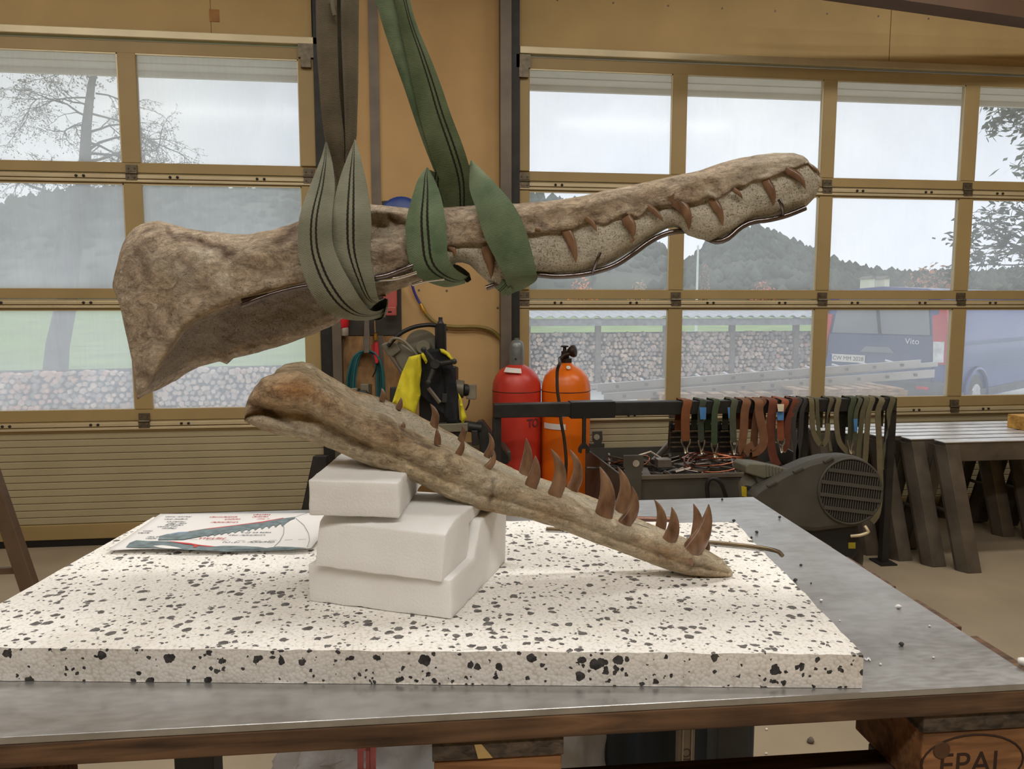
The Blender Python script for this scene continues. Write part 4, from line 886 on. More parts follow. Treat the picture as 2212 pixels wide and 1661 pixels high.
def skull():
    root = empty('fossil_skull', at(1000, 520, D0), 'long fossil skull with plaster-filled snout hanging in two slings', 'skull')
    top = [(243, 611), (247, 592), (252, 575), (258, 548), (265, 526), (275, 508), (288, 494), (303, 485), (320, 479), (345, 477), (380, 486), (402, 493), (430, 497), (470, 501), (510, 506), (545, 505), (590, 496), (625, 485), (643, 478), (660, 470), (720, 452), (800, 441), (850, 446), (890, 451), (960, 448), (1030, 444), (1110, 440), (1150, 437), (1200, 432), (1250, 425), (1300, 413), (1350, 403), (1400, 392), (1450, 381), (1480, 375), (1520, 365), (1560, 352), (1600, 341), (1640, 334), (1680, 330), (1715, 330), (1735, 336), (1745, 345), (1748, 352), (1757, 357), (1768, 366), (1774, 380)]
    bot = [(243, 620), (250, 636), (260, 662), (268, 700), (277, 738), (285, 775), (289, 815), (293, 845), (297, 857), (310, 852), (340, 842), (380, 820), (405, 802), (430, 790), (460, 781), (475, 777), (490, 784), (505, 771), (560, 757), (620, 740), (680, 718), (720, 700), (760, 672), (800, 652), (845, 630), (880, 618), (915, 607), (945, 596), (968, 580), (985, 566), (1000, 566), (1015, 572), (1035, 590), (1060, 612), (1080, 624), (1110, 616), (1150, 592), (1200, 594), (1250, 590), (1290, 580), (1330, 560), (1370, 537), (1400, 516), (1440, 493), (1456, 489), (1470, 493), (1485, 506), (1510, 515), (1545, 520), (1570, 512), (1590, 500), (1610, 486), (1630, 474), (1655, 470), (1700, 461), (1740, 445), (1760, 426), (1772, 402), (1774, 386)]
    rdg = [(243, 616), (290, 818), (297, 853), (330, 815), (355, 768), (371, 748), (392, 715), (420, 690), (450, 675), (487, 656), (521, 644), (580, 628), (620, 618), (656, 610), (735, 600), (810, 596), (860, 584), (890, 572), (930, 545), (960, 532), (1000, 526), (1040, 526), (1100, 508), (1150, 505), (1200, 498), (1235, 496), (1260, 482), (1285, 478), (1310, 483), (1350, 462), (1380, 468), (1400, 452), (1440, 442), (1475, 440), (1505, 436), (1530, 424), (1550, 428), (1580, 410), (1605, 402), (1630, 388), (1650, 386), (1690, 372), (1720, 362), (1745, 352), (1774, 383)]
    wd = [(243, .006), (250, .022), (265, .034), (300, .05), (400, .062), (600, .058), (735, .050), (900, .044), (1100, .042), (1300, .038), (1500, .036), (1700, .036), (1745, .03), (1764, .018), (1774, .005)]
    rcs = [(243, 0), (292, 0), (330, .55), (380, 1), (740, 1), (830, .35), (900, 0), (1774, 0)]
    def section(u):
        vt, vb, vr, w, rc = I(u, top), I(u, bot), I(u, rdg), I(u, wd), I(u, rcs)
        vr = min(max(vr, vt + 2), vb - 2)
        L = lambda a, b: a * (1 - rc) + b * rc
        h1, h2 = vr - vt, vb - vr
        sec = [(vt, 0), (vt + .10 * h1, -.5 * w), (vt + .32 * h1, -.86 * w), (vt + .62 * h1, -.95 * w), (vt + .88 * h1, L(-1.02, -1.05) * w), (vr, L(-.97, -.98) * w), (vr + min(5, .2 * h2), L(-.80, -.55) * w),
               (vr + .40 * h2, L(-.88, -.05) * w), (vr + .75 * h2, L(-.72, .35) * w), (vr + .86 * h2, L(-.55, .45) * w), (vr + .95 * h2, L(-.3, .55) * w), (vb, L(0.05, .85) * w),
               (vr + .5 * h2, L(.9, 1.25) * w), (vr - .3 * h1, 1.1 * w), (vt + .2 * h1, .7 * w), (vt, 0)]
        if 740 < u < 900:                                          # opening in front of the eye: a shallow hollow
            k = math.sin((u - 740) / 160 * math.pi); sec[2] = (sec[2][0], sec[2][1] + .55 * w * k); sec[1] = (sec[1][0], sec[1][1] - .2 * w * k); sec[3] = (sec[3][0], sec[3][1] - .1 * w * k)
        def tn(v, dd):
            pl = gy = st = 0
            if u > 958 and dd < 0.6 * w: pl = min(1, max(0, (v - vr - 1) / 5)) * min(1, (u - 958) / 10)
            if u > 958 and dd >= 0.6 * w: pl = 1.0 if v > vr else 0
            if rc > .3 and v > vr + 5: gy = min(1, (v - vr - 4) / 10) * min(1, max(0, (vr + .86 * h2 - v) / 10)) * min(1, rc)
            if u > 1560 and v < vr: pl = max(pl, .35 * min(1, (u - 1560) / 80))
            if 330 < u < 640 and abs(v - vr) < 7: st = .5
            return pl, gy, st
        return sec, tn
    FS = features([(360, 503, 430, 520, 7, .004, .75, 0), (430, 520, 505, 548, 9, .005, .8, 0), (600, 520, 640, 492, 13, .005, .8, 0), (340, 560, 400, 600, 22, -.002, 0, .45), (420, 545, 460, 555, 14, -.002, 0, .4), (400, 580, 440, 620, 16, .001, .3, 0),
        (300, 545, 320, 600, 16, .001, .45, 0), (280, 560, 275, 590, 12, 0, .4, 0), (330, 700, 360, 740, 14, .001, .3, 0), (300, 790, 330, 820, 10, .002, .5, 0), (520, 560, 600, 590, 12, .001, .35, 0), (560, 600, 590, 612, 10, -.001, 0, .2), (440, 640, 480, 640, 12, 0, .3, 0),
        (842, 462, 888, 496, 7, .008, .6, 0), (822, 470, 842, 500, 13, .004, 0, .5), (812, 520, 850, 508, 8, -.006, 0, .3), (830, 545, 868, 560, 20, -.007, .55, 0), (880, 540, 888, 500, 10, .004, .6, 0), (1040, 515, 1060, 505, 8, .003, .5, 0), (1140, 480, 1170, 490, 9, .002, .45, 0),
        (1215, 480, 1235, 478, 10, -.004, 0, .15), (1262, 470, 1290, 462, 8, .003, .45, 0), (1345, 458, 1360, 455, 9, -.003, 0, 0), (1400, 440, 1425, 450, 7, .002, .5, 0), (1450, 428, 1470, 445, 10, .001, .8, 0), (1535, 425, 1550, 430, 11, -.006, 0, .7), (1585, 404, 1600, 408, 6, .004, .6, 0), (1652, 388, 1660, 392, 10, -.005, 0, .5), (1700, 366, 1712, 372, 7, .002, .5, 0), (1742, 346, 1770, 374, 4, .004, .8, 0), (1150, 470, 1300, 445, 12, .0, .25, 0), (1300, 440, 1440, 420, 14, 0, .2, 0)])
    us = np.r_[np.linspace(243, 300, 34), np.linspace(303, 1740, 300), np.linspace(1742, 1774, 22)]
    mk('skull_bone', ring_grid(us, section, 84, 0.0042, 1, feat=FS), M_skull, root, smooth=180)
    def fr(u, v, w): return D0 - 0.0 - w
    # teeth lying in the plaster, from the throat to the tip of the snout
    for b, t, w, bend, dep, lab in (((970, 533), (982, 555), 13, -.28, .036, 'short hooked tooth at the rear of the plaster'), ((1051, 541), (1060, 602), 21, -.10, .0375, None), ((1158, 494), (1169, 502), 8, -.2, .040, 'tiny stump of a tooth beside the green sling'),
                               ((1223, 499), (1244, 568), 21, -.08, .0345, None), ((1269, 473), (1289, 501), 12, -.14, .0375, None), ((1354, 474), (1367, 514), 23, -.14, .0345, 'short broad tooth with a broken tip'), ((1405, 450), (1433, 479), 13, -.08, .0365, None),
                               ((1456, 432), (1488, 497), 26, -.22, .034, 'large dark curved tooth at the notch'), ((1541, 437), (1561, 487), 20, -.10, .032, None), ((1587, 411), (1604, 430), 10, -.12, .036, None), ((1656, 395), (1670, 445), 19, -.14, .032, None),
                               ((1704, 370), (1740, 410), 17, -.20, .032, None), ((1754, 361), (1771, 378), 7, -.15, .018, 'slim tooth edge at the very tip')):
        tooth(root, b, t, w, bend, D0 - dep - 0.002, 0.5, lab)
    tooth(root, (1368, 516), (1361, 526), 8, .1, D0 - .034, 0.5, 'broken off tooth fragment')
    # steel armature
    def rod(name, px, r, m, off, label=None):
        pts = catmull([at(u, v, D0 + o) for (u, v), o in zip(px, off)], 60) if len(px) > 2 else [at(u, v, D0 + o) for (u, v), o in zip(px, off)]
        mk(name, G().tube(pts, r, 10), m, root, label, smooth=60)
    px = [(1050, 622), (1100, 606), (1150, 594), (1200, 597), (1250, 594), (1290, 586), (1330, 572), (1370, 546), (1400, 524), (1430, 508), (1460, 500), (1490, 500), (1520, 512), (1548, 522), (1572, 515), (1600, 491), (1628, 479), (1660, 475), (1700, 465), (1740, 449)]
    rod('support_rod', px, 0.0040, M_rod, [-.012] * 11 + [0.01, 0.012, -.01] + [-.014] * 6, 'dark bent steel rod under the snout')
    rod('rod_prong', [(1279, 590), (1288, 566), (1297, 545)], 0.0022, M_rod, [-.012, -.036, -.040]); rod('rod_prong', [(1691, 467), (1690, 448), (1683, 430)], 0.0026, M_rod, [-.012, -.034, -.036])
    rod('support_rod', [(522, 660), (560, 645), (600, 632), (640, 622), (700, 612), (770, 604), (820, 598), (855, 588), (890, 574), (940, 552), (1000, 560)], 0.0034, M_rod, [-.052] * 4 + [-.056] * 3 + [-.05] * 2 + [-.02, 0.0], 'bent steel rod along the cheek')
    rod('support_rod', [(770, 612), (820, 605), (860, 600), (900, 588)], 0.0026, M_chrome, [-.048] * 4, 'thin bright steel rod below the cheek rod'); rod('support_rod', [(890, 615), (920, 607), (960, 602)], 0.0024, M_chrome, [-.036] * 3, 'thin bright steel rod under the throat')
    mk('rod_plate', G().prism([at(520, 645, D0 - .05), at(577, 632, D0 - .05), at(582, 641, D0 - .05), at(524, 660, D0 - .05)], _f * 0.003), M_rod, root, bevel=0.0005)
    return root
skull()

DJ = lambda u: D0 - 0.0000894 * (1583 - u)
def jaw():
    root = empty('fossil_lower_jaw', at(1500, 1245, D0), 'long fossil lower jaw with brown teeth propped on white foam', 'jaw')
    vn_ = [(527, 905), (531, 876), (537, 858), (548, 840), (565, 820), (580, 812), (608, 807), (638, 802), (673, 812), (695, 829), (730, 853), (757, 872), (798, 891), (847, 908), (880, 934), (934, 959), (988, 977), (1029, 994), (1056, 1010), (1126, 1040), (1182, 1062), (1238, 1078), (1286, 1102), (1336, 1121), (1392, 1140), (1434, 1153), (1476, 1169), (1518, 1191), (1560, 1211), (1578, 1228), (1583, 1236)]
    vf_ = [(527, 903), (565, 818), (592, 808), (597, 800), (614, 789), (635, 784), (652, 782), (673, 786), (700, 806), (730, 823), (771, 847), (785, 849), (825, 860), (880, 886), (934, 914), (988, 944), (1042, 979), (1096, 1006), (1126, 1020), (1182, 1037), (1224, 1053), (1289, 1078), (1336, 1104), (1392, 1126), (1434, 1144), (1476, 1160), (1518, 1182), (1560, 1207), (1583, 1234)]
    vb_ = [(527, 907), (529, 912), (560, 926), (600, 940), (649, 948), (690, 959), (730, 976), (771, 995), (825, 1016), (861, 1027), (907, 1046), (961, 1073), (1015, 1097), (1097, 1113), (1126, 1118), (1196, 1137), (1252, 1160), (1322, 1186), (1392, 1212), (1434, 1228), (1476, 1241), (1532, 1247.5), (1575, 1247), (1583, 1240)]
    wd = [(527, .3), (540, .75), (600, 1.0), (800, 1.1), (1100, .95), (1300, .8), (1480, .62), (1560, .42), (1583, .12)]
    def section(u):
        vn, vf, vb, s = I(u, vn_), min(I(u, vf_), I(u, vn_) - 1), I(u, vb_), I(u, wd); h = vb - vn; g = vn - vf
        rear = min(1, max(0, (860 - u) / 200)); far = min(1, max(0, (u - 596) / 30))
        sec = [(vb, .012 * s), (vb - .10 * h, -.012 * s), (vb - .24 * h, (-.020 + .010 * rear) * s), (vb - .36 * h, (-.019 + .018 * rear) * s), (vb - .5 * h, -.030 * s), (vb - .72 * h, -.032 * s), (vb - .9 * h, -.020 * s), (vn, -.006 * s),
               (vn - .25 * g + 2 * far, .010 * s), (vn - .62 * g + 3 * far, .034 * s), (vf + 4 * far, .046 * s), (vf, .054 * s), (vf + 5, .064 * s), (vf + .4 * (vb - vf), .072 * s), (vb - .12 * h, .06 * s), (vb, .012 * s)]
        def tn(v, dd):
            pl = st = 0
            if dd > .008 * s and dd < .047 * s and v < vn and u > 720: pl = .75 * min(1, (u - 720) / 100)
            if u < 900 and dd < .0 and v > vb - .34 * h: pl = .45 * rear
            q = (u - 640) / 90.0; w_ = (v - (vn + .25 * h)) / (0.22 * h)
            st = .85 * math.exp(-q * q - w_ * w_) if dd < 0 else 0
            q = (u - 1440) / 60.0; w_ = (v - (vn + .6 * h)) / (0.35 * h); st = max(st, .6 * math.exp(-q * q - w_ * w_) if dd < 0 else 0)
            if u > 1000 and dd < 0: pl = max(pl, .22 + .3 * nz((u * .01, v * .02, 0), 1.5))
            return pl, 0, st
        return sec, tn
    us = np.r_[np.linspace(527, 545, 10), np.linspace(548, 1560, 250), np.linspace(1563, 1583, 10)]
    FJ = features([(540, 872, 640, 922, 8, .006, .85, 0), (640, 922, 800, 968, 6, .003, .5, 0), (560, 835, 600, 860, 10, .002, .5, 0), (700, 870, 760, 905, 10, .002, .5, 0), (800, 915, 880, 960, 14, .001, .5, 0), (830, 905, 930, 965, 9, .001, .55, 0), (860, 985, 960, 1010, 9, .002, .4, 0), (960, 985, 990, 1030, 9, .001, .4, 0), (1068, 1035, 1056, 1090, 5, .003, .6, 0), (720, 930, 800, 985, 9, .001, .3, 0),
        (1240, 1078, 1265, 1090, 12, .003, 0, .45), (1375, 1138, 1400, 1150, 11, .004, 0, .5), (1420, 1200, 1450, 1215, 12, .001, .35, 0), (1350, 1160, 1370, 1165, 8, .001, .4, 0), (1500, 1225, 1530, 1230, 10, .001, .35, 0), (1425, 1202, 1433, 1206, 4, -.001, 0, 1.0), (1540, 1205, 1565, 1222, 6, .002, .2, .1)]
        + [(b, c, b + 1, c, 15, -.0035, 0, .12) for b, c in ((945, 962), (990, 988), (1051, 1018), (1147, 1056), (1197, 1078), (1303, 1124), (1346, 1140), (1442, 1182), (1488, 1203))])
    mk('jaw_bone', ring_grid(us, section, 80, 0.0030, 2, feat=FJ, dep=DJ), M_jaw, root, smooth=180)
    dn, df = D0 - .012, D0 + .046
    near = 'near row'; 
    for b, t, w, bend in (((871, 922), (873, 910), 9, 0), ((945, 956), (943, 925), 14, .05), ((990, 981), (999, 945), 14, .14), ((1051, 1011), (1067, 972), 15, .22), ((1147, 1047), (1156, 984), 26, .12), ((1197, 1069), (1189, 969), 29, .24),
                          ((1303, 1114), (1295, 1008), 37, .16), ((1346, 1132), (1365, 1050), 27, .24), ((1442, 1173), (1451, 1095), 29, .16), ((1488, 1195), (1531, 1089), 40, .14)):
        tooth(root, b, t, w, bend, DJ(b[0]) - .012, 0.65)
    for b, t, w, bend in (((825, 862), (824, 838), 12, .18), ((861, 881), (866, 858), 12, .1), ((937, 917), (929, 872), 17, .22), ((995, 951), (999, 918), 14, .14), ((1052, 983), (1055, 934), 15, .25), ((1133, 1022), (1136, 946), 25, .10), ((1236, 1056), (1229, 970), 24, .25),
                          ((1337, 1105), (1334, 1008), 30, .22), ((1426, 1144), (1413, 1079), 22, .18), ((1504, 1170), (1498, 1088), 28, .12), ((1524, 1192), (1528, 1168), 13, .15), ((1557, 1214), (1561, 1206), 8, 0)):
        tooth(root, b, t, w, bend, DJ(b[0]) + .046 - (0 if b[0] < 1480 else .018), 0.65)
    return root
jaw()
# rods lying behind the jaw on the table
def table_rod(px, zs, r, m, label, n=20):
    mk('steel_rod', G().tube(catmull([PZ(u, v, z) for (u, v), z in zip(px, zs)], n), r, 10), m, None, label, 'rod', smooth=60)
table_rod([(1180, 1142), (1260, 1146), (1400, 1160), (1540, 1172), (1620, 1180), (1665, 1187), (1684, 1193), (1690, 1200)], [SZ + .0045] * 7 + [SZ + 0.002], 0.0035, plain('dull_bent_rod', (112, 98, 78), 0.3, 1.0, 0.2, 20), 'long dull steel rod with a hooked end behind the jaw tip', 40)
table_rod([(1362, 1121), (1452, 1123)], [TZ + .0075] * 2, 0.0060, plain('rusty_flat_bar', (128, 96, 84), 0.35, 0.8, 0.2, 20), 'short reddish steel bar on the plate behind the slab', 2)
# crumbs
rc = random.Random(5)
def crumb(u, v, z, r, m, label, grp):
    p = PZ(u, v, z); bm = bmesh.new(); bmesh.ops.create_icosphere(bm, subdivisions=2, radius=r)
    for q in bm.verts: q.co *= 1 + 0.45 * nz(q.co + Vector((u, v, 0)), 1.2 / r, 2); q.co.x *= 1.25
    zmin = min(q.co.z for q in bm.verts); g = G(); bm.verts.index_update(); g.v = [(q.co.x + p[0], q.co.y + p[1], q.co.z - zmin + z) for q in bm.verts]; g.f = [tuple(q.index for q in f.verts) for f in bm.faces]; bm.free()
    mk('foam_crumb', g, m, None, label, 'crumb', grp, smooth=80)
M_crw = plain('white_foam_crumb', (240, 238, 234), 0.8, 0, 0.05, 50); M_crd = plain('grey_foam_crumb', (66, 66, 66), 0.8, 0, 0.3, 50)
for u, v, r, s in ((1941, 1315, .0030, 'white foam crumb lying in the middle of the bare plate'), (1774, 1300, .0018, 'small white crumb just right of the slab edge'), (2008, 1354, .0014, 'tiny white crumb near the far edge of the plate'), (1902, 1437, .0014, 'tiny white crumb near the front corner of the slab'), (2016, 1422, .0012, 'faint white crumb near the front of the plate'), (1814, 1342, .0011, 'faintest white crumb beside the right slab edge'), (2208, 1441, .0055, 'big white foam crumb at the right corner of the plate')):
    crumb(u, v, TZ, r, M_crw, s, 'white crumbs on the plate')
for u, v, r, s in ((1585, 1128, .0028, 'dark crumb at the rear corner of the slab'), (1635, 1152, .0026, 'dark crumb beside the rod hook, upper one'), (1623, 1163, .0020, 'dark crumb beside the rod hook, lower one'), (1684, 1120, .0026, 'dark crumb near the far edge of the plate'), (1560, 1080, .0020, 'dark crumb on the rear edge of the plate'), (1718, 1256, .0026, 'dark crumb touching the right edge of the slab'), (1730, 1222, .0018, 'dark crumb in the smudged patch of the plate'), (1947, 1395, .0026, 'dark crumb in the open front half of the plate'), (1752, 1261, .0011, 'tiny dark crumb beside the slab edge')):
    crumb(u, v, TZ, r, M_crd, s, 'dark crumbs on the plate')
crumb(1058, 1156, SZ - .001, .0042, M_crw, 'white crumb on the slab right behind the foam stack', None)
g = G().tube(catmull([PZ(u, v, TZ + .0015) for u, v in ((1868, 1422), (1872, 1426), (1876, 1421), (1880, 1427))], 12), 0.0009, 6); mk('foam_sliver', g, M_crw, None, 'thin curly white sliver at the front slab corner', 'crumb')

# ================================================================ SLINGS
def ribbon(name, left, right, dl, mat, parent, label=None, thick=0.0026, m=9, n=60, crown=0.0, uvl=1.0, fold=0.0):
    """woven strap between two measured edges (px) with a depth per point: lists of (u, v), depth offsets, seen from the front"""
    Lp = catmull([np.r_[at(u, v, D0 + d)] for (u, v), d in zip(left, dl)], n)
    Rp = catmull([np.r_[at(u, v, D0 + d)] for (u, v), d in zip(right, dl)], n)
    cen = [(a + b) / 2 for a, b in zip(Lp, Rp)]; ln = np.r_[0, np.cumsum([np.linalg.norm(cen[i + 1] - cen[i]) for i in range(n - 1)])]
    fr_, bk, uf = [], [], []
    for i in range(n):
        a, b = Lp[i], Rp[i]; rw, rb, ru = [], [], []
        for k in range(m):
            s = k / (m - 1); p = a + (b - a) * s; bow = crown * 4 * s * (1 - s) + fold * math.sin(s * 9.4) ; p = p - _f * bow
            p = p - _f * 0.0006 * nz(p, 30, 3)
            rw.append(p); rb.append(p + _f * thick); ru.append((s, ln[i] * uvl))
        fr_.append(rw + rb[::-1]); uf.append(ru + ru[::-1])
    g = G().grid(fr_, close=True, uvs=uf); q = 2 * m
    g.f += [tuple(range(q)), tuple(range((n - 1) * q, n * q))]
    return mk(name, g, mat, parent, label, smooth=50)
sl = empty('lifting_sling', at(735, 0, D0), 'grey-green lifting sling holding the rear of the skull', 'sling')
sr = empty('lifting_sling', at(880, 0, D0), 'bright green lifting sling holding the middle of the skull', 'sling')
# left sling, hanging part: three plies gathered together
ribbon('hanging_strap', [(676, -800), (680, -200), (682, 0), (684, 100), (690, 190), (697, 270), (706, 320), (722, 380), (733, 420)], [(722, -800), (726, -200), (727, 0), (728, 60), (732, 190), (741, 280), (743, 320), (744, 380), (745, 420)], [-.02, -.02, -.02, -.02, -.018, -.012, -.004, .012, .02], M_sling_lu, sl, 'olive brown long strap', crown=.006)
ribbon('hanging_strap', [(722, -800), (724, -200), (725, 0), (726, 100), (729, 190), (733, 280), (735, 330), (738, 420)], [(752, -800), (752, -200), (752, 0), (752, 100), (750, 190), (748, 280), (748, 330), (746, 420)], [.008, .008, .008, .008, .008, .01, .012, .02], M_sling_lu, sl, crown=-.006)
ribbon('hanging_strap', [(737, -800), (736, -200), (736, 0), (738, 100), (742, 190), (745, 270), (746, 320), (744, 350)], [(777, -800), (776, -200), (775, 0), (774, 100), (773, 190), (771, 250), (769, 300), (756, 350)], [-.014, -.014, -.014, -.014, -.012, -.008, 0, .008], M_sling_lu, sl, crown=.006)
mk('stitched_seam', G().tube([at(717, -2, D0 - .03), at(719, 20, D0 - .032), at(723, 34, D0 - .031)], 0.003, 6), plain('frayed_thread', (110, 104, 88), 0.9), sl)
# legs wrapped around the skull
ribbon('loop_leg', [(703, 306), (692, 345), (672, 395), (650, 455), (643, 510), (648, 565), (668, 625), (700, 668), (740, 688), (790, 692), (828, 684)], [(707, 309), (718, 355), (723, 410), (717, 470), (719, 525), (735, 570), (757, 610), (778, 645), (797, 668), (815, 672), (832, 664)], [-.016, -.034, -.056, -.078, -.082, -.082, -.080, -.066, -.045, -.02, .01], M_sling_l, sl, crown=.004, n=80)
ribbon('loop_leg', [(766, 302), (750, 340), (731, 395), (718, 465), (720, 530), (738, 580), (760, 620), (786, 654), (800, 664)], [(768, 303), (780, 345), (795, 415), (802, 480), (800, 550), (808, 600), (815, 640), (822, 648), (834, 642)], [-.012, -.030, -.050, -.070, -.072, -.070, -.062, -.050, -.035], M_sling_l, sl, crown=.004, n=80)
ribbon('loop_back', [(703, 308), (690, 380), (680, 470), (690, 580), (720, 660), (790, 690)], [(740, 312), (742, 380), (748, 470), (768, 580), (790, 650), (830, 676)], [-.004, .04, .075, .085, .07, .0], M_sling_l, sl, 'rear turn of the loop behind the skull')
ribbon('loop_back', [(745, 315), (750, 380), (748, 470), (760, 580), (790, 640)], [(768, 304), (780, 380), (800, 470), (810, 580), (834, 640)], [-.002, .04, .07, .08, .0], M_sling_l, sl, 'rear turn of the loop behind the skull')
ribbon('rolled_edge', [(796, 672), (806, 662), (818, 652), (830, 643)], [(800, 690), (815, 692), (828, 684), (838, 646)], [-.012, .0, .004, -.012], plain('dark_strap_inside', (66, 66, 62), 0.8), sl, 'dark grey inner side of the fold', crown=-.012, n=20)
ribbon('rolled_edge', [(828, 684), (834, 664), (837, 644)], [(831, 685), (837, 664), (838, 643)], [-.012, -.014, -.012], M_sling_l, sl, n=12)
# right sling, hanging part
ribbon('hanging_strap', [(620, -700), (770, -150), (811, 0), (828, 60), (848, 120), (873, 190), (893, 250), (918, 320), (942, 380), (955, 420), (962, 446)], [(700, -700), (836, -150), (858, 0), (868, 60), (882, 120), (898, 190), (912, 250), (930, 320), (955, 380), (975, 420), (985, 446)], [-.012, -.012, -.012, -.012, -.010, -.008, -.004, .004, .02, .03, .036], M_sling_rp, sr, crown=.005, uvl=1)
ribbon('hanging_strap', [(668, -700), (814, -150), (852, 0), (864, 60), (878, 120), (893, 190), (906, 250), (926, 320), (950, 390), (958, 420), (962, 448)], [(720, -700), (860, -150), (886, 0), (903, 60), (928, 120), (953, 185), (975, 250), (1000, 315), (1016, 370), (1019, 410), (1017, 447)], [-.020, -.020, -.020, -.020, -.020, -.018, -.014, -.008, .01, .024, .034], M_sling_ru, sr, crown=.006, n=70)
ribbon('loop_leg', [(921, 362), (904, 385), (889, 430), (877, 480), (878, 530), (885, 570), (904, 598), (938, 614), (968, 620), (1004, 612)], [(926, 364), (945, 402), (958, 450), (965, 510), (966, 545), (972, 565), (985, 582), (1000, 592), (1008, 596), (1012, 594)], [-.006, -.028, -.046, -.056, -.056, -.052, -.044, -.03, -.014, .006], M_sling_r, sr, crown=.004, n=70)
ribbon('loop_leg', [(1016, 350), (1014, 405), (1028, 450), (1046, 510), (1068, 555), (1086, 590), (1095, 615), (1100, 636)], [(1020, 347), (1062, 388), (1106, 438), (1132, 488), (1148, 540), (1158, 585), (1159, 605), (1128, 626)], [-.008, -.030, -.048, -.054, -.054, -.050, -.036, -.012], M_sling_rp, sr, 'plain side of the green strap', crown=.005, n=70)
ribbon('loop_back', [(925, 366), (905, 440), (900, 520), (910, 590), (960, 616)], [(965, 380), (975, 440), (985, 520), (985, 580), (1010, 598)], [.01, .05, .065, .06, .01], M_sling_r, sr, 'rear turn of the loop behind the skull')
ribbon('loop_back', [(990, 380), (1010, 440), (1040, 520), (1070, 590), (1098, 634)], [(1018, 352), (1085, 440), (1120, 520), (1140, 585), (1128, 626)], [.01, .05, .06, .055, .0], M_sling_rp, sr, 'rear turn of the loop behind the skull')
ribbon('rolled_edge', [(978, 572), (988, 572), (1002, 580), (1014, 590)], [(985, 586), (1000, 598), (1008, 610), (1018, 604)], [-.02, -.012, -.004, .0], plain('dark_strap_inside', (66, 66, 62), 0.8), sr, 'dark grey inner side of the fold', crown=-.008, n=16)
ribbon('rolled_edge', [(1070, 622), (1076, 616), (1086, 606)], [(1086, 640), (1092, 636), (1100, 628)], [-.016, -.02, -.026], M_sling_r, sr, crown=.008, n=16); ribbon('rolled_edge', [(1084, 612), (1090, 606), (1096, 604)], [(1096, 640), (1102, 636), (1108, 632)], [-.02, -.026, -.03], M_sling_r, sr, crown=.006, n=16)
# crane hook bar above the frame that the slings hang from
ch = empty('crane_beam', at(700, -760, D0), 'dark crane lifting beam that both slings hang from', 'crane beam')
p0 = at(500, -745, D0); p0[2] += 0.0
mk('beam', G().box((p0[0] + .2, p0[1] + 0.03, p0[2] + .02), (0.5, 0.05, 0.06)), M_dark, ch, bevel=.006)
mk('hanger_rod', G().tube([(p0[0] + .2, p0[1] + .03, p0[2] + .05), (p0[0] + .2, p0[1] + .03, 4.25)], 0.015, 10), M_dark, ch)

# ================================================================ BY THE GATE WALL
WF = WY + 0.02
def onwall(u, v, o=0.0): return PY(u, v, WF - o)
# dark service board with sockets
a = onwall(722, 600); b_ = onwall(868, 724)
mk('dark_service_board', G().mm((-0.47, WF - 0.016, b_[2]), (b_[0], WF - 0.001, a[2] + 0.25)), plain('dark_board', (58, 52, 46), 0.6, 0.1, 0.2, 3), None, 'dark board on the pier behind the sockets and the long sling', 'wall board', bevel=0.002)
c_ = onwall(866, 1000)
mk('plywood_board', G().mm((-0.47, WF - 0.012, 0.02), (b_[0] - 0.005, WF - 0.001, b_[2] - 0.004)), M_ply, None, 'brown plywood board on the pier below the dark board', 'wall board', bevel=0.002)
c = onwall(842, 655, 0.02); r = empty('power_socket', c, 'faded red power socket on the dark board behind the grey sling', 'socket')
mk('socket_body', G().prism([onwall(826, 610, 0.02), onwall(858, 610, 0.02), onwall(858, 664, 0.02), onwall(830, 664, 0.02)], (0, -0.07, 0)), M_redsock, r, bevel=0.008)
mk('socket_lid', G().prism([onwall(833, 662, 0.075), onwall(857, 662, 0.075), onwall(857, 682, 0.075), onwall(833, 682, 0.075)], (0, -0.04, 0)), M_redsock, r, bevel=0.008)
mk('lid_slot', G().prism([onwall(838, 672, 0.116), onwall(846, 672, 0.116), onwall(846, 675, 0.116), onwall(838, 675, 0.116)], (0, -0.002, 0)), M_black, r)
c = onwall(740, 700, 0.06); r = empty('power_plug', c, 'bright red plug with a grey collar hanging under the skull', 'plug')
mk('plug_body', G().lathe([(0.018, -0.03), (0.036, 0.0), (0.040, 0.05), (0.03, 0.09)], onwall(741, 704, 0.06), (0, 0, 1), 18), M_red, r, smooth=50)
mk('plug_collar', G().lathe([(0.026, -0.05), (0.028, -0.045), (0.028, 0.0), (0.024, 0.004)], onwall(743, 708, 0.06), (0, 0, 1), 18), plain('grey_collar', (150, 138, 122), 0.5), r, smooth=50)
mk('plug_cord', G().tube(catmull([onwall(742, 722, .06), onwall(741, 745, .05), onwall(739, 775, .04), onwall(740, 830, .04)], 20), 0.006, 6), plain('brown_cord', (84, 62, 44), 0.6), r, smooth=60)
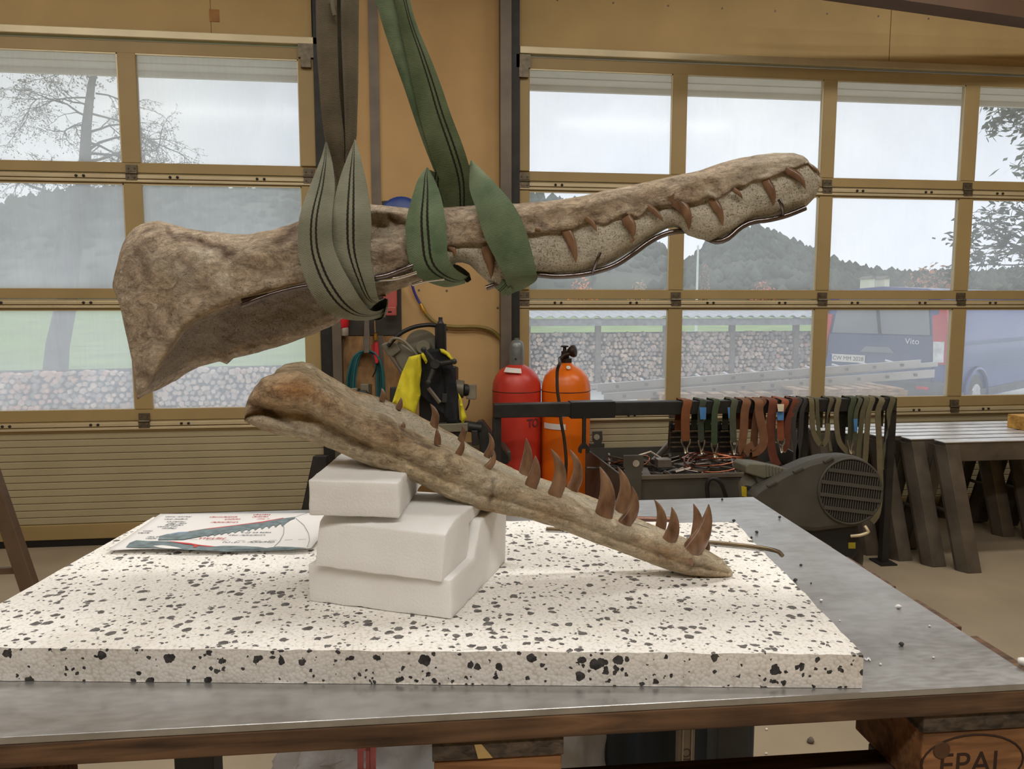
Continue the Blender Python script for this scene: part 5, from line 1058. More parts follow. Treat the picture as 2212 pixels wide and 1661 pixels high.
# hook with the teal hose coil
c = onwall(793, 760, 0.03); r = empty('hose_coil', c, 'coil of teal air hose hung on a grey wall hook', 'hose')
for k, (wl, wr, dp, tp) in enumerate(((40, 26, 150, 0), (36, 30, 160, 1), (33, 34, 150, 2), (26, 22, 170, 3), (30, 38, 140, 2), (44, 36, 150, 1))):
    pts = [onwall(793 - wl, 760 + dp, .03 + .01 * k)] + [onwall(793 - wl * math.sin(t) if t < 1.57 else 793 + wr * math.sin(t - 1.57), 757 + tp + (0 if False else 90 * (1 - math.cos(t)) ** 1.4 * (1 if t < 1.57 else 0)), .03 + .01 * k) for t in (1.5, 1.2, .8, .4, 0.0)]
    pts += [onwall(793 + wr * math.sin(t), 757 + tp + 90 * (1 - math.cos(t)) ** 1.4, .03 + .01 * k) for t in (.5, 1.0, 1.4)] + [onwall(793 + wr, 757 + dp, .03 + .01 * k)]
    mk('hose_turn', G().tube(catmull(pts, 40), 0.0055, 7), M_teal, r, smooth=60)
mk('wall_hook', G().pprism([(787, 690), (797, 690), (799, 735), (797, 762), (786, 763), (785, 742)], onwall(792, 730, .1).dot(_f) * 1.0 - (np.array([0, 0, CZ]).dot(_f)), 0.012), plain('grey_hook', (104, 94, 84), 0.5, 0.3), r, bevel=0.003)
DW = float((onwall(812, 760, .075) - _c).dot(_f))
r = empty('blow_gun', onwall(812, 790, .075), 'red handled air blow gun hanging beside the teal hose', 'tool')
mk('gun_handle', G().pprism([(808, 738), (816, 737), (818, 770), (817, 784), (811, 786), (807, 768)], DW, 0.022), M_red, r, bevel=0.004); mk('gun_lever', G().pprism([(802, 744), (806, 744), (810, 770), (807, 772)], DW + .005, 0.01), M_red, r, bevel=0.002)
mk('brass_coupling', G().lathe([(0.012, -0.02), (0.016, -0.018), (0.016, 0.004), (0.012, 0.006), (0.012, 0.024)], onwall(811, 728, .07), (0, 0, 1), 12), M_brass, r, smooth=40); mk('steel_nozzle', G().tube([onwall(810, 718, .07), onwall(809, 690, .07), onwall(808, 680, .07)], [.008, .006, .006], 8), M_chrome, r, smooth=60)
mk('black_strap', G().tube(catmull([onwall(814, 784, .07), onwall(811, 800, .07), onwall(805, 814, .06)], 10), 0.004, 6), M_black, r)
# hose reel behind the skull and its hose along the pier
c = onwall(868, 445, 0.12); r = empty('hose_reel', c, 'blue hose reel on the pier peeking out above the skull', 'hose reel')
mk('reel_housing', G().lathe([(0.02, -.09), (0.11, -.09), (0.135, -.07), (0.14, 0), (0.135, .07), (0.11, .09), (0.02, .09)], onwall(868, 476, 0.12), (0, -1, 0), 36), M_blue, r, smooth=40)
mk('reel_bracket', G().pprism([(824, 434), (840, 433), (850, 446), (826, 450)], float((c - _c).dot(_f)) - .02, 0.05), M_dark, r, bevel=0.004)
mk('blue_hose', G().tube(catmull([onwall(880, 520, .1), onwall(886, 590, .06), onwall(893, 625, .04), onwall(902, 646, .03), onwall(908, 656, .03)], 24), 0.0085, 8), M_bluehose, r, smooth=60)
mk('hose_coupling', G().tube([onwall(908, 656, .03), onwall(912, 666, .03), onwall(917, 674, .03), onwall(922, 680, .03)], [.009, .016, .013, .011], 8), M_brass, r, smooth=40)
mk('olive_hose', G().tube(catmull([onwall(920, 678, .03), onwall(935, 693, .03), onwall(955, 702, .03), onwall(985, 706, .03), onwall(1030, 706, .03), onwall(1060, 713, .035), onwall(1078, 728, .035), onwall(1086, 745, .035), onwall(1087, 790, .035)], 60), 0.0125, 8), M_olhose, r, smooth=60)
mk('hose_clip', G().mm(onwall(1082, 741, .055), onwall(1091, 746, .01)), M_black, r)

# ================================================================ METAL SAW, ITS BENCH, THE JACKET
DS = 4.35
r = empty('saw_bench', at(900, 1000, DS) * np.array([1, 1, 0]), 'grey steel bench carrying the metal saw', 'bench')
pB = at(780, 930, DS); pE = at(1098, 985, DS + .15)
mk('bench_top', G().mm((pB[0], pB[1] - .1, .60), (pE[0], pB[1] + .22, .66)), M_binm, r, bevel=.006)
mk('slanted_leg', G().pprism([(676, 985), (706, 985), (694, 1243), (620, 1243)], DS - .05, .06), M_dark, r, bevel=.004)
for x in (pB[0] + .05, pE[0] - .08):
    for y in (pB[1] - .06, pB[1] + .18): mk('leg', G().mm((x - .03, y - .03, 0), (x + .03, y + .03, .60)), M_dark, r)
mk('end_bracket', G().pprism([(1030, 910), (1042, 908), (1098, 985), (1098, 1002), (1040, 1002)], DS - .12, .16), M_dark, r, bevel=.004)
mk('stop_bar', G().pprism([(1018, 930), (1032, 930), (1034, 962), (1019, 962)], DS - .16, .05), M_dark, r, bevel=.004)
mk('cross_bar', G().tube([at(988, 918, DS - .1), at(1040, 925, DS - .1)], .03, 10), M_dark, r, smooth=50)
for u0, u1, v0, v1 in ((757, 772, 838, 858), (778, 796, 829, 860), (842, 860, 836, 905)): mk('saw_vice', G().pprism([(u0, v0), (u1, v0), (u1, 905), (u0, 905)], DS + .05, .12), M_dark if u0 > 800 else M_saw, r, bevel=.006)
mk('vice_jaw', G().pprism([(760, 845), (790, 842), (800, 860), (800, 905), (760, 905)], DS + .02, .1), M_dark, r, bevel=.01)
r = empty('metal_saw', at(905, 960, DS) , 'grey metal cutting saw with a black star grip behind the jaws', 'saw')
mk('gear_housing', G().lathe([(0.02, -.05), (0.085, -.05), (0.095, -.04), (0.095, .05), (0.02, .05)], at(912, 748, DS + .1), tuple(-_f), 30), M_saw, r, smooth=40)
mk('gear_cap', G().lathe([(0.02, .03), (0.038, .03), (0.042, .0), (0.042, -.05)], at(915, 750, DS - .01), tuple(-_f), 20), M_saw, r, smooth=40)
mk('motor', G().pprism([(838, 750), (860, 735), (905, 765), (905, 830), (870, 808)], DS + .02, .16), M_saw, r, bevel=.012)
mk('motor_cap', G().pprism([(822, 744), (835, 738), (858, 742), (866, 757), (848, 771), (838, 770)], DS, .17), M_saw, r, bevel=.008)
mk('motor_edge', G().tube([at(842, 768, DS), at(868, 806, DS)], .009, 6), M_track, r)
mk('hydraulic_hose', G().tube(catmull([at(838, 748, DS - .02), at(860, 724, DS - .03), at(890, 708, DS - .03), at(920, 702, DS - .02), at(942, 703, DS), at(951, 708, DS), at(953, 716, DS)], 40), .012, 8), M_black, r, smooth=60)
mk('grey_cable', G().tube(catmull([at(842, 740, DS - .03), at(850, 731, DS - .04), at(868, 734, DS - .04), at(888, 752, DS - .03), at(902, 768, DS - .02)], 30), .009, 8), plain('grey_cable', (128, 120, 104), .5), r, smooth=60)
mk('grip_cylinder', G().lathe([(.02, -.10), (.031, -.10), (.033, -.09), (.033, .10), (.02, .105), (.012, .12), (.012, .14)], at(952, 738, DS + .02), (0, 0, 1), 18), M_black, r, smooth=40)
mk('star_hub', G().lathe([(.02, -.04), (.026, -.04), (.028, .02), (.024, .03)], at(941, 787, DS - .2), tuple(-_f), 18), M_dark, r, smooth=40)
for u, v in ((915, 755), (981, 781), (926, 826)):
    mk('star_arm', G().tube([at(941, 787, DS - .2), at(u, v, DS - .22)], [.017, .012], 10), M_dark, r, smooth=60); mk('arm_knob', G().lathe([(.004, -.02), (.014, -.016), (.016, 0), (.014, .016), (.004, .02)], at(u, v, DS - .22), tuple(-_f), 12), M_dark, r, smooth=60)
mk('saw_column', G().pprism([(905, 790), (985, 790), (985, 925), (905, 925)], DS - .02, .2), M_black, r, bevel=.01)
mk('link_bar', G().tube([at(925, 838, DS - .16), at(950, 870, DS - .16)], .012, 6), M_track, r); mk('valve_block', G().pprism([(955, 850), (966, 850), (966, 870), (954, 870)], DS - .16, .05), M_dark, r, bevel=.003)
mk('saw_base', G().pprism([(905, 918), (1010, 914), (1010, 932), (905, 936)], DS - .2, .36), M_saw, r, bevel=.004); mk('base_front', G().pprism([(905, 934), (1002, 930), (1000, 946), (908, 952)], DS - .18, .3), M_dark, r, bevel=.004)
mk('side_motor', G().tube([at(984, 840, DS), at(1002, 841, DS)], [.055, .05], 18), M_saw, r, smooth=50); mk('switch_box', G().pprism([(1007, 831), (1028, 830), (1028, 863), (1007, 862)], DS, .08), plain('pale_switch_box', (130, 122, 102), .5), r, bevel=.004)
mk('motor_neck', G().tube([at(1000, 842, DS + .01), at(1010, 843, DS + .02)], .036, 14), M_dark, r, smooth=50)
mk('box_cable', G().tube(catmull([at(1014, 863, DS), at(1012, 874, DS), at(1006, 886, DS)], 10), .005, 6), M_black, r)
r = empty('work_jacket', at(930, 760, DS - .2), 'yellow and black work jacket hung over the metal saw', 'jacket')
def cloth(name, px, m, d, t=.02, amp=.02, par=None):
    """a folded cloth panel: outline grid with folds and real thickness"""
    us = [p[0] for p in px]; vs = [p[1] for p in px]; n = len(px)
    bm = bmesh.new(); f = bm.faces.new([bm.verts.new((u, v, 0)) for u, v in px]); bmesh.ops.triangulate(bm, faces=[f])
    for _ in range(7):
        es = [e for e in bm.edges if e.calc_length() > 7]
        if not es: break
        bmesh.ops.subdivide_edges(bm, edges=es, cuts=1); bmesh.ops.triangulate(bm, faces=[q for q in bm.faces if len(q.verts) > 3])
    bd = {v.index for v in bm.verts if v.is_boundary}; bm.verts.index_update(); g = G()
    top = [at(v.co.x, v.co.y, d - amp * (1.2 * nz((v.co.x * .06, v.co.y * .014, d), 1, 3) + .7 * math.sin(v.co.x * .16 + v.co.y * .02)) * (.4 if v.is_boundary else 1) - (0 if v.is_boundary else t * .6)) for v in bm.verts]
    k = len(top); fs = [tuple(q.index for q in f_.verts) for f_ in bm.faces]
    g.add(top + [p + _f * t for p in top], fs + [tuple(i + k for i in q[::-1]) for q in fs] + [(e.verts[0].index, e.verts[1].index, e.verts[1].index + k, e.verts[0].index + k) for e in bm.edges if e.is_boundary]); bm.free()
    return mk(name, g, m, par, smooth=70)
cloth('black_lining', [(908, 769), (928, 752), (952, 755), (975, 776), (984, 815), (989, 860), (992, 905), (996, 919), (985, 916), (978, 840), (962, 800), (930, 790), (914, 800), (906, 850), (896, 898), (902, 830)], M_blackc, DS - .12, .02, .01, r)
cloth('black_lining', [(954, 790), (974, 786), (986, 832), (990, 880), (988, 914), (966, 914), (960, 900), (960, 840)], M_blackc, DS - .14, .02, .014, r)
cloth('yellow_front', [(883, 771), (894, 768), (908, 765), (910, 800), (906, 832), (908, 852), (902, 872), (895, 898), (875, 885), (847, 870), (858, 835), (868, 805)], M_yel, DS - .16, .025, .02, r)
cloth('yellow_front', [(909, 764), (915, 762), (923, 780), (920, 786), (911, 772)], M_yel, DS - .15, .02, .004, r)
cloth('yellow_collar', [(950, 753), (958, 754), (970, 762), (979, 776), (975, 779), (964, 768), (953, 762)], M_yel, DS - .15, .03, .004, r)
cloth('yellow_hem', [(990, 849), (996, 860), (1002, 884), (1008, 902), (999, 918), (995, 906), (993, 880)], M_yel, DS - .13, .02, .008, r)

# ================================================================ GAS CYLINDERS
def cyl(name, c, m, label):
    r = empty(name, c, label, 'gas cylinder'); R_ = .1525
    prof = [(R_ - .03, .0), (R_, .02), (R_, .96), (R_ - .004, .965), (R_, .97), (R_ - .004, 1.01), (R_ - .018, 1.055), (R_ - .05, 1.095), (R_ - .09, 1.118), (.045, 1.128), (.034, 1.14), (.03, 1.15)]
    mk('cylinder_body', G().lathe(prof, c, n=44), m, r, smooth=35)
    mk('weld_seam', G().lathe([(R_ - .001, .964), (R_ + .0025, .967), (R_ - .001, .971)], c, n=44), plain('rusty_seam', (110, 50, 24), .7), r)
    return r
c1 = np.array([.612, 4.68, 0]); c2 = np.array([.918, 4.64, 0])
r = cyl('gas_cylinder', c1, M_redcyl, 'tall red gas cylinder with a grey valve cap beside the gate track')
mk('valve_cap', G().lathe([(.044, 1.12), (.046, 1.13), (.046, 1.235), (.040, 1.262), (.024, 1.279), (.014, 1.282), (.014, 1.292)], c1, n=24), M_capgrey, r, smooth=40)
mk('cap_hole', G().lathe([(.006, 0), (.006, .002)], (c1[0] - .012, c1[1] - .0455, 1.165), (-.25, -1, 0), 10), M_black, r)
def wrap(c, R_, a0, a1, z0, z1, tilt=0.0, rr=None, n=14):
    g = G(); g.grid([[(c[0] + (rr(z) if rr else R_) * math.sin(t), c[1] - (rr(z) if rr else R_) * math.cos(t), z + tilt * t) for t in np.linspace(a0, a1, n)] for z in (z0, (z0 + z1) / 2, z1)]); return g
mk('paper_label', wrap(c1, 0, -.75, .1, 1.085, 1.112, -.008, lambda z: .158 - .8 * (z - 1.055)), M_white, r, solid=.001)
M90 = Matrix.Rotation(math.pi / 2, 4, 'X')
for k, ch_ in enumerate('TO'):
    t = .42 + .30 * k; text_part('stencil_lettering', ch_, .075, Matrix.Translation((c1[0] + .1565 * math.sin(t), c1[1] - .1565 * math.cos(t), .775)) @ Matrix.Rotation(t, 4, 'Z') @ M90, plain('dark_stencil', (84, 50, 56), .6), r)
r = cyl('gas_cylinder', c2, M_oracyl, 'tall orange gas cylinder with a pressure regulator and hose')
mk('label_band', wrap(c2, .1565, -1.2, -.2, .82, .87), M_white, r, solid=.001); mk('label_band', wrap(c2, .1565, -1.2, -.2, .74, .775), M_white, r, solid=.001)
mk('round_sticker', G().lathe([(.014, 0), (.014, .001)], (c2[0] - .005, c2[1] - .098, 1.117), (0, -.7, .7), 14), M_white, r)
Mreg = plain('dark_brown_regulator', (58, 44, 34), .5, .5, .2, 20)
mk('valve_neck', G().lathe([(.036, 1.14), (.036, 1.165), (.02, 1.17), (.016, 1.2)], c2, n=16), Mreg, r, smooth=40)
mk('valve_body', G().lathe([(.014, 1.165), (.022, 1.185), (.022, 1.21), (.012, 1.215), (.010, 1.235), (.024, 1.237), (.026, 1.243), (.02, 1.247)], c2 + [-.012, -.01, 0], n=14), Mreg, r, smooth=40)
mk('regulator', G().lathe([(.01, -.04), (.018, -.035), (.036, -.012), (.04, 0), (.036, .014), (.014, .022)], (c2[0] + .04, c2[1] - .02, 1.212), (.75, -.4, .15), 20), Mreg, r, smooth=40)
mk('outlet_pipe', G().tube([(c2[0] + .03, c2[1] - .03, 1.2), (c2[0] - .02, c2[1] - .04, 1.19), (c2[0] - .055, c2[1] - .06, 1.165)], .012, 8), Mreg, r, smooth=50)
d_ = lambda u, v: at(u, v, 4.44)
mk('gas_hose', G().tube(catmull([(c2[0] - .055, c2[1] - .06, 1.165), d_(1209, 785), d_(1204, 800), d_(1204, 840), d_(1208, 870), d_(1212, 910), d_(1219, 950), d_(1223, 1000), d_(1220, 1050), d_(1219, 1100)], 60), .0095, 8), plain('dark_hose', (52, 38, 28), .5), r, smooth=60)

# ================================================================ STRAP RACK, SCRAP BIN
RY = 4.0
def rk(u, v, o=0.0): return PY(u, v, RY + o)
r = empty('strap_rack', (1.5, RY, 0), 'black square tube rack holding the lashing straps', 'rack')
zb0, zb1 = rk(1300, 897)[2], rk(1300, 868)[2]; xl, xr = rk(1066, 885)[0], rk(1930, 875)[0]
mk('top_bar', G().mm((xl, RY - .033, zb0), (xr, RY + .033, zb1)), M_dark, r, bevel=.004)
xs0, xs1 = rk(1230, 885)[0], rk(1325, 885)[0]; mk('bar_sleeve', G().mm((xs0, RY - .042, zb0 - .01), (xs1, RY + .042, zb1 + .006)), M_black, r, bevel=.003)
for u in (1073, 1741, 1822, 1924):
    x = rk(u, 900)[0]; mk('post', G().mm((x - .022, RY - .022 + (.03 if u in (1741, 1822) else 0), 0), (x + .022, RY + .022 + (.03 if u in (1741, 1822) else 0), zb0)), M_dark, r, bevel=.003)
for u in (1073, 1924):
    x = rk(u, 900)[0]; mk('foot_plate', G().mm((x - .05, RY - .06, 0), (x + .05, RY + .06, .01)), M_dark, r)
x = rk(1257, 905)[0]; w = empty('open_end_wrench', (x, RY - .06, zb0 - .3), 'open-end wrench hanging from the rack before the orange cylinder', 'wrench')
mk('shaft', G().tube([(x, RY - .055, zb0 + .0), (x, RY - .055, rk(1257, 958)[2])], .011, 6), M_dark, w, smooth=40)
zz_ = rk(1257, 965)[2]
mk('jaw_head', G().prism([(x - .012, RY - .062, zz_ + .03), (x + .012, RY - .062, zz_ + .03), (x + .032, RY - .062, zz_ + .004), (x + .03, RY - .062, zz_ - .022), (x + .014, RY - .062, zz_ - .026), (x + .014, RY - .062, zz_), (x - .010, RY - .062, zz_), (x - .014, RY - .062, zz_ - .026), (x - .030, RY - .062, zz_ - .018), (x - .030, RY - .062, zz_ + .006)], (0, .014, 0)), M_dark, w, bevel=.002)
# straps: one thing each
STM = {}
def stm(rgb):
    if rgb not in STM: STM[rgb] = webbing_mat('lashing_webbing_%s' % 'abcdefghijklmn'[len(STM)], tuple(int(x * .88) for x in rgb), rgb, (), 150)
    return STM[rgb]
def strap(px, w, rgb, label, hook=False, tag=None, off=.0, back=.10, twist=None):
    """webbing laid over the bar: px are centre points below the bar on its near side"""
    u0, v0 = px[0]; x = rk(u0, v0)[0]; pts = [(x - .02, RY + .038, zb0 - back), (x - .015, RY + .040, zb1 - .004), (x - .008, RY + .02, zb1 + .006), (x, RY - .02, zb1 + .007), (x, RY - .041 - off, zb1 - .006)]
    pts += [tuple(PY(u, v, RY - .045 - off - .012 * (k % 2) * 0)) for k, (u, v) in enumerate(px) if v > 885]
    C = catmull(pts, 44); wm = w / F * 4.0 / 2; rows = []; L = 0; m = 5; uf = []
    root = empty('lashing_strap', (x, RY - .045, zb1), label, 'strap', 'lashing straps on the black rack')
    for i, p in enumerate(C):
        t_ = C[min(i + 1, 43)] - C[max(i - 1, 0)]; t_ /= np.linalg.norm(t_); L += np.linalg.norm(C[i] - C[i - 1]) if i else 0
        a_ = (I(i / 43, twist) if twist else 0.0); wdir = np.array([math.cos(a_), math.sin(a_), 0]); wdir = wdir - t_ * wdir.dot(t_); wdir /= np.linalg.norm(wdir); nrm_ = np.cross(wdir, t_)
        rows.append([p + wdir * wm * s for s in np.linspace(-1, 1, m)] + [p + wdir * wm * s + nrm_ * .0035 for s in np.linspace(1, -1, m)]); uf.append([(s, L) for s in np.linspace(0, 1, m)] + [(s, L) for s in np.linspace(1, 0, m)])
    g = G().grid(rows, close=True, uvs=uf); g.f += [tuple(range(2 * m)), tuple(range(43 * 2 * m, 44 * 2 * m))]
    mk('webbing', g, stm(rgb), root, smooth=50)
    if tag:
        for (ua, va, ub, vb, m_) in tag: mk('sewn_tag', G().prism([PY(ua, va, RY - .056 - off), PY(ub, va, RY - .056 - off), PY(ub - 1, vb, RY - .07 - off), PY(ua + 2, vb, RY - .07 - off)], (0, .004, 0)), m_, root, bevel=.001)
    if hook:
        p = C[-1]; q = .034
        for s in (-1, 1): mk('wire_hook', G().tube(catmull([p + [s * wm * 1.05, 0, .012], p + [s * wm * .9, -.004, -.012], p + [s * wm * .35, -.006, -.038], p + [s * wm * .25, -.018, -.062], p + [s * wm * .45, -.03, -.058]], 14), .0052, 6), plain('zinc_hook', (150, 140, 122), .35, .8), root, smooth=60)
    return root
BT = plain('blue_tag', (58, 110, 160), .6); BW = plain('beige_tag', (196, 184, 156), .7)
BRN, GRN, OLG, TAN, ORG, RBR, GRY, OLV, OL2 = (138, 84, 50), (76, 90, 64), (92, 94, 74), (140, 96, 66), (158, 88, 56), (122, 68, 50), (74, 70, 64), (122, 112, 84), (104, 98, 72)
strap([(1480, 865), (1481, 895), (1481, 953)], 20, BRN, 'brown strap with a hook, first from the left on the rack', True)
strap([(1513, 866), (1514, 895), (1515, 955)], 14, (70, 76, 62), 'grey green strap with a curled blue tag and hook', True, [(1511, 880, 1526, 906, BT)])
strap([(1543, 864), (1544, 895), (1543, 962)], 14, GRN, 'bright green strap with a hook and no tag', True)
strap([(1581, 864), (1583, 895), (1585, 956)], 15, OLG, 'olive green strap with a hook beside the tan loops', True, [(1572, 880, 1577, 904, BT)])
strap([(1605, 860), (1609, 890), (1607, 930), (1603, 965), (1606, 978), (1612, 972)], 19, TAN, 'tan strap hanging straight beside the olive green one', off=.012)
strap([(1628, 856), (1640, 890), (1648, 930), (1650, 955), (1640, 972), (1620, 978), (1615, 970), (1628, 962)], 20, TAN, 'tan strap folded into a wide loop', off=.03)
strap([(1641, 858), (1636, 890), (1630, 940), (1628, 1000)], 17, (122, 80, 54), 'brown strap hanging low behind the wide tan loop')
strap([(1660, 857), (1668, 890), (1664, 930), (1668, 975), (1676, 1000), (1681, 1007)], 20, (128, 72, 52), 'red brown strap ending in a curl', off=.02)
strap([(1684, 860), (1687, 890), (1686, 920), (1687, 952)], 16, ORG, 'orange strap with a beige and blue tag and hook', True, [(1679, 873, 1694, 889, BW), (1678, 890, 1694, 908, BT)], off=.03)
strap([(1712, 858), (1710, 890), (1702, 915), (1700, 950), (1692, 975)], 16, RBR, 'rust red strap leaning left beside the orange one')
strap([(1720, 862), (1717, 890), (1714, 930), (1720, 975), (1716, 1010)], 12, GRY, 'dark grey strap twisted beside the first inner post')
strap([(1734, 862), (1733, 890), (1730, 940), (1724, 980), (1727, 1012)], 11, (66, 62, 58), 'dark grey strap close against the first inner post')
strap([(1742, 850), (1747, 885), (1756, 925), (1768, 955), (1778, 960), (1786, 945), (1788, 915), (1784, 885)], 12, OLV, 'olive strap swung into a large open loop', off=.02)
strap([(1757, 858), (1766, 890), (1768, 920), (1771, 955)], 9, OL2, 'narrow olive strap hanging inside the large loop')
strap([(1789, 858), (1790, 890), (1787, 915), (1790, 945), (1795, 975)], 11, OL2, 'olive strap twisting right beside the large loop', twist=[(0, 0), (.5, .2), (.7, 1.2), (1, .3)])
strap([(1804, 857), (1807, 890), (1808, 925), (1814, 955), (1830, 975), (1845, 980)], 12, OLV, 'olive strap whose end swings out to the right')
strap([(1836, 857), (1838, 890), (1838, 925), (1836, 955)], 13, (78, 84, 62), 'dark green strap just left of the hanging blue tag', True)
strap([(1848, 857), (1850, 890), (1848, 925), (1846, 950)], 10, OLG, 'green strap with a blue tag near its lower end', False, [(1844, 905, 1853, 933, BT)], off=.01)
strap([(1864, 857), (1864, 890), (1860, 925), (1856, 960), (1854, 995)], 12, OL2, 'olive strap first right of the blue tag')
strap([(1876, 857), (1877, 890), (1873, 935), (1870, 985), (1868, 1000)], 13, OLV, 'olive strap second right of the blue tag')
strap([(1892, 856), (1897, 890), (1899, 940), (1901, 1000), (1902, 1060), (1896, 1110), (1884, 1128)], 14, OLV, 'longest olive strap reaching down past the compressor', off=.02)
strap([(1920, 857), (1921, 890), (1920, 920), (1913, 955), (1906, 990), (1905, 1015)], 13, OL2, 'olive strap at the right end of the rack', twist=[(0, 0), (.5, 0), (.7, 1.3), (.85, .2), (1, .2)])
# ratchets hanging behind the first straps
for k, u in enumerate((1462, 1499, 1532, 1566)):
    p = rk(u, 900, .07); r = empty('ratchet_buckle', p, 'black strap ratchet hanging behind the %s' % ('brown strap', 'gap right of the brown strap', 'gap left of the bright green strap', 'gap right of the bright green strap')[k], 'ratchet', 'ratchets behind the straps')
    for s in (-1, 1): mk('side_plate', G().prism([(p[0] + s * .034, RY + .05, p[2] - .02), (p[0] + s * .034, RY + .10, p[2] - .03), (p[0] + s * .04, RY + .10, p[2] - .17), (p[0] + s * .04, RY + .05, p[2] - .18)], (.005, 0, 0)), M_black, r)
    mk('ratchet_drum', G().tube([(p[0] - .04, RY + .07, p[2] - .06), (p[0] + .04, RY + .07, p[2] - .06)], .02, 10), M_dark, r, smooth=50)
    for z in (.03, .085, .115, .145, .17): mk('cross_pin', G().tube([(p[0] - .042, RY + .055, p[2] - z), (p[0] + .042, RY + .055, p[2] - z)], .006, 6), M_hinge, r, smooth=50)
    mk('ratchet_handle', G().prism([(p[0] - .03, RY + .06, p[2] - .09), (p[0] + .03, RY + .06, p[2] - .09), (p[0] + .036, RY + .05, p[2] - .20), (p[0] - .036, RY + .05, p[2] - .20)], (0, .02, 0)), M_black, r, bevel=.004)
    mk('strap_stub', G().prism([(p[0] - .016, RY + .045, zb0), (p[0] + .016, RY + .045, zb0), (p[0] + .016, RY + .06, p[2] - .03), (p[0] - .016, RY + .06, p[2] - .03)], (0, .005, 0)), stm(OLG), r)
# scrap bin
BY0, BY1 = 3.74, 4.36
p0 = PY(1350, 1030, BY0); p1 = PY(1690, 1020, BY0); zt = p0[2]
r = empty('scrap_bin', ((p0[0] + p1[0]) / 2, BY0, 0), 'dark grey steel scrap bin full of metal offcuts', 'bin')
xa, xb = p0[0], p1[0] + .25
mk('front_panel', G().mm((xa, BY0, .04), (xb, BY0 + .008, zt)), M_binm, r, bevel=.002); mk('front_rim', G().mm((xa, BY0 - .01, zt - .016), (xb, BY0 + .012, zt + .006)), M_track, r, bevel=.002)
bl = PY(1292, 968, BY1); ba = np.array([xa - .06, BY1, bl[2]])
mk('left_panel', G().prism([(xa, BY0, .04), (xa, BY0, zt), ba, (xa - .06, BY1, .04)], (-.01, 0, 0)), M_binm, r); mk('back_panel', G().mm((xa - .06, BY1, .04), (xb, BY1 + .008, bl[2])), M_binm, r); mk('right_panel', G().prism([(xb, BY0, .04), (xb, BY0, zt), (xb, BY1, zt + .05), (xb, BY1, .04)], (.01, 0, 0)), M_binm, r)
mk('bin_floor', G().mm((xa - .05, BY0 + .008, zt - .2), (xb, BY1, zt - .18)), M_binm, r); mk('underframe', G().mm((xa, BY0 + .05, 0), (xb, BY1, .04)), M_dark, r)
for (u0, u1, v0, v1, Y, hu, hv) in ((1347, 1390, 984, 1018, BY0 - .03, 1374, 1001), (1280, 1301, 932, 960, BY1 + .02, 1289, 944)):
    pts = [PY(u, v, Y) for u, v in ((u0, v0), (u1, v0 - 1), (u1 + 1, v0 + (v1 - v0) * .6), (u1 - 2, v1), (u0 + 6, v1), (u0, v0 + (v1 - v0) * .7))]
    mk('lifting_lug', G().prism(pts, (0, .014, 0)), M_binm, r, bevel=.002); mk('lug_hole', G().lathe([(.018, 0), (.018, .001)], PY(hu, hv, Y - .0015), (0, -1, 0), 14), plain('pale_hole_edge', (160, 150, 132), .6), r)
    x = (pts[0][0] + pts[1][0]) / 2; mk('corner_post', G().mm((x - .045, Y, 0), (x + .045, Y + .03, pts[3][2] + .006)), M_binm, r, bevel=.003)
mk('bin_handle', G().tube(catmull([PY(1530, 1085, BY0 - .03), PY(1528, 1045, BY0 - .05), PY(1540, 1033, BY0 - .06), PY(1558, 1045, BY0 - .06), PY(1572, 1085, BY0 - .03)], 24), .011, 8), M_dark, r, smooth=60)
rs = random.Random(3)
sh = G()
for k in range(70):
    x = rs.uniform(xa, xb - .3); y = rs.uniform(BY0 + .03, BY1 - .05); L = rs.uniform(.03, .16); a_ = rs.random() * 6.28; e_ = rs.uniform(-.3, .4); z = zt - .05 + rs.random() * .05
    d_ = Vector((math.cos(a_) * L, math.sin(a_) * L, math.sin(e_) * L)); c_ = Vector((x, y, z))
    if not (BY0 + .02 < (c_ + d_)[1] < BY1 and BY0 + .02 < (c_ - d_)[1] < BY1): continue
    if k % 3: sh.tube([c_ - d_, c_ + d_], rs.uniform(.004, .012), 6)
    else: sh.box(c_, (L, rs.uniform(.02, .06), rs.uniform(.008, .03)), Matrix.Rotation(a_, 3, 'Z') @ Matrix.Rotation(e_, 3, 'Y'))
mk('metal_offcuts', sh, M_scrap, None, 'heap of grey metal offcuts and rods in the scrap bin', 'scrap metal', kind='stuff')
heap = G(); hr = [[(x, y, zt - .085 + .045 * nz((x * 6, y * 6, 1), 1.0, 3)) for x in np.linspace(xa + .01, xb - .01, 50)] for y in np.linspace(BY0 + .015, BY1 - .01, 16)]
heap.grid(hr); mk('scrap_swarf', heap, plain('dark_swarf', (56, 50, 46), .6, .4, .5, 40), None, 'dark bed of swarf and small scrap filling the bin', 'scrap metal', kind='stuff', solid=.01)
cw = empty('copper_coil', PY(1540, 1000, 3.98), 'shiny coil of bare copper wire lying in the scrap bin', 'wire')
cc = PY(1535, 985, 4.0)
for k in range(5):
    rr_ = .16 - .012 * k; pts = [(cc[0] + rr_ * math.cos(t) + .01 * k, cc[1] - .05 + .17 * math.sin(t), zt + .012 + .012 * k + .03 * math.sin(t + k)) for t in np.linspace(.3 * k, 6.0 + .3 * k, 36)]
    mk('wire_turn', G().tube(pts, .0042, 6), M_copper, cw, smooth=60)
r = empty('copper_wire', PY(1390, 1005, 3.9), 'loose copper wire sticking out over the left corner of the bin', 'wire')
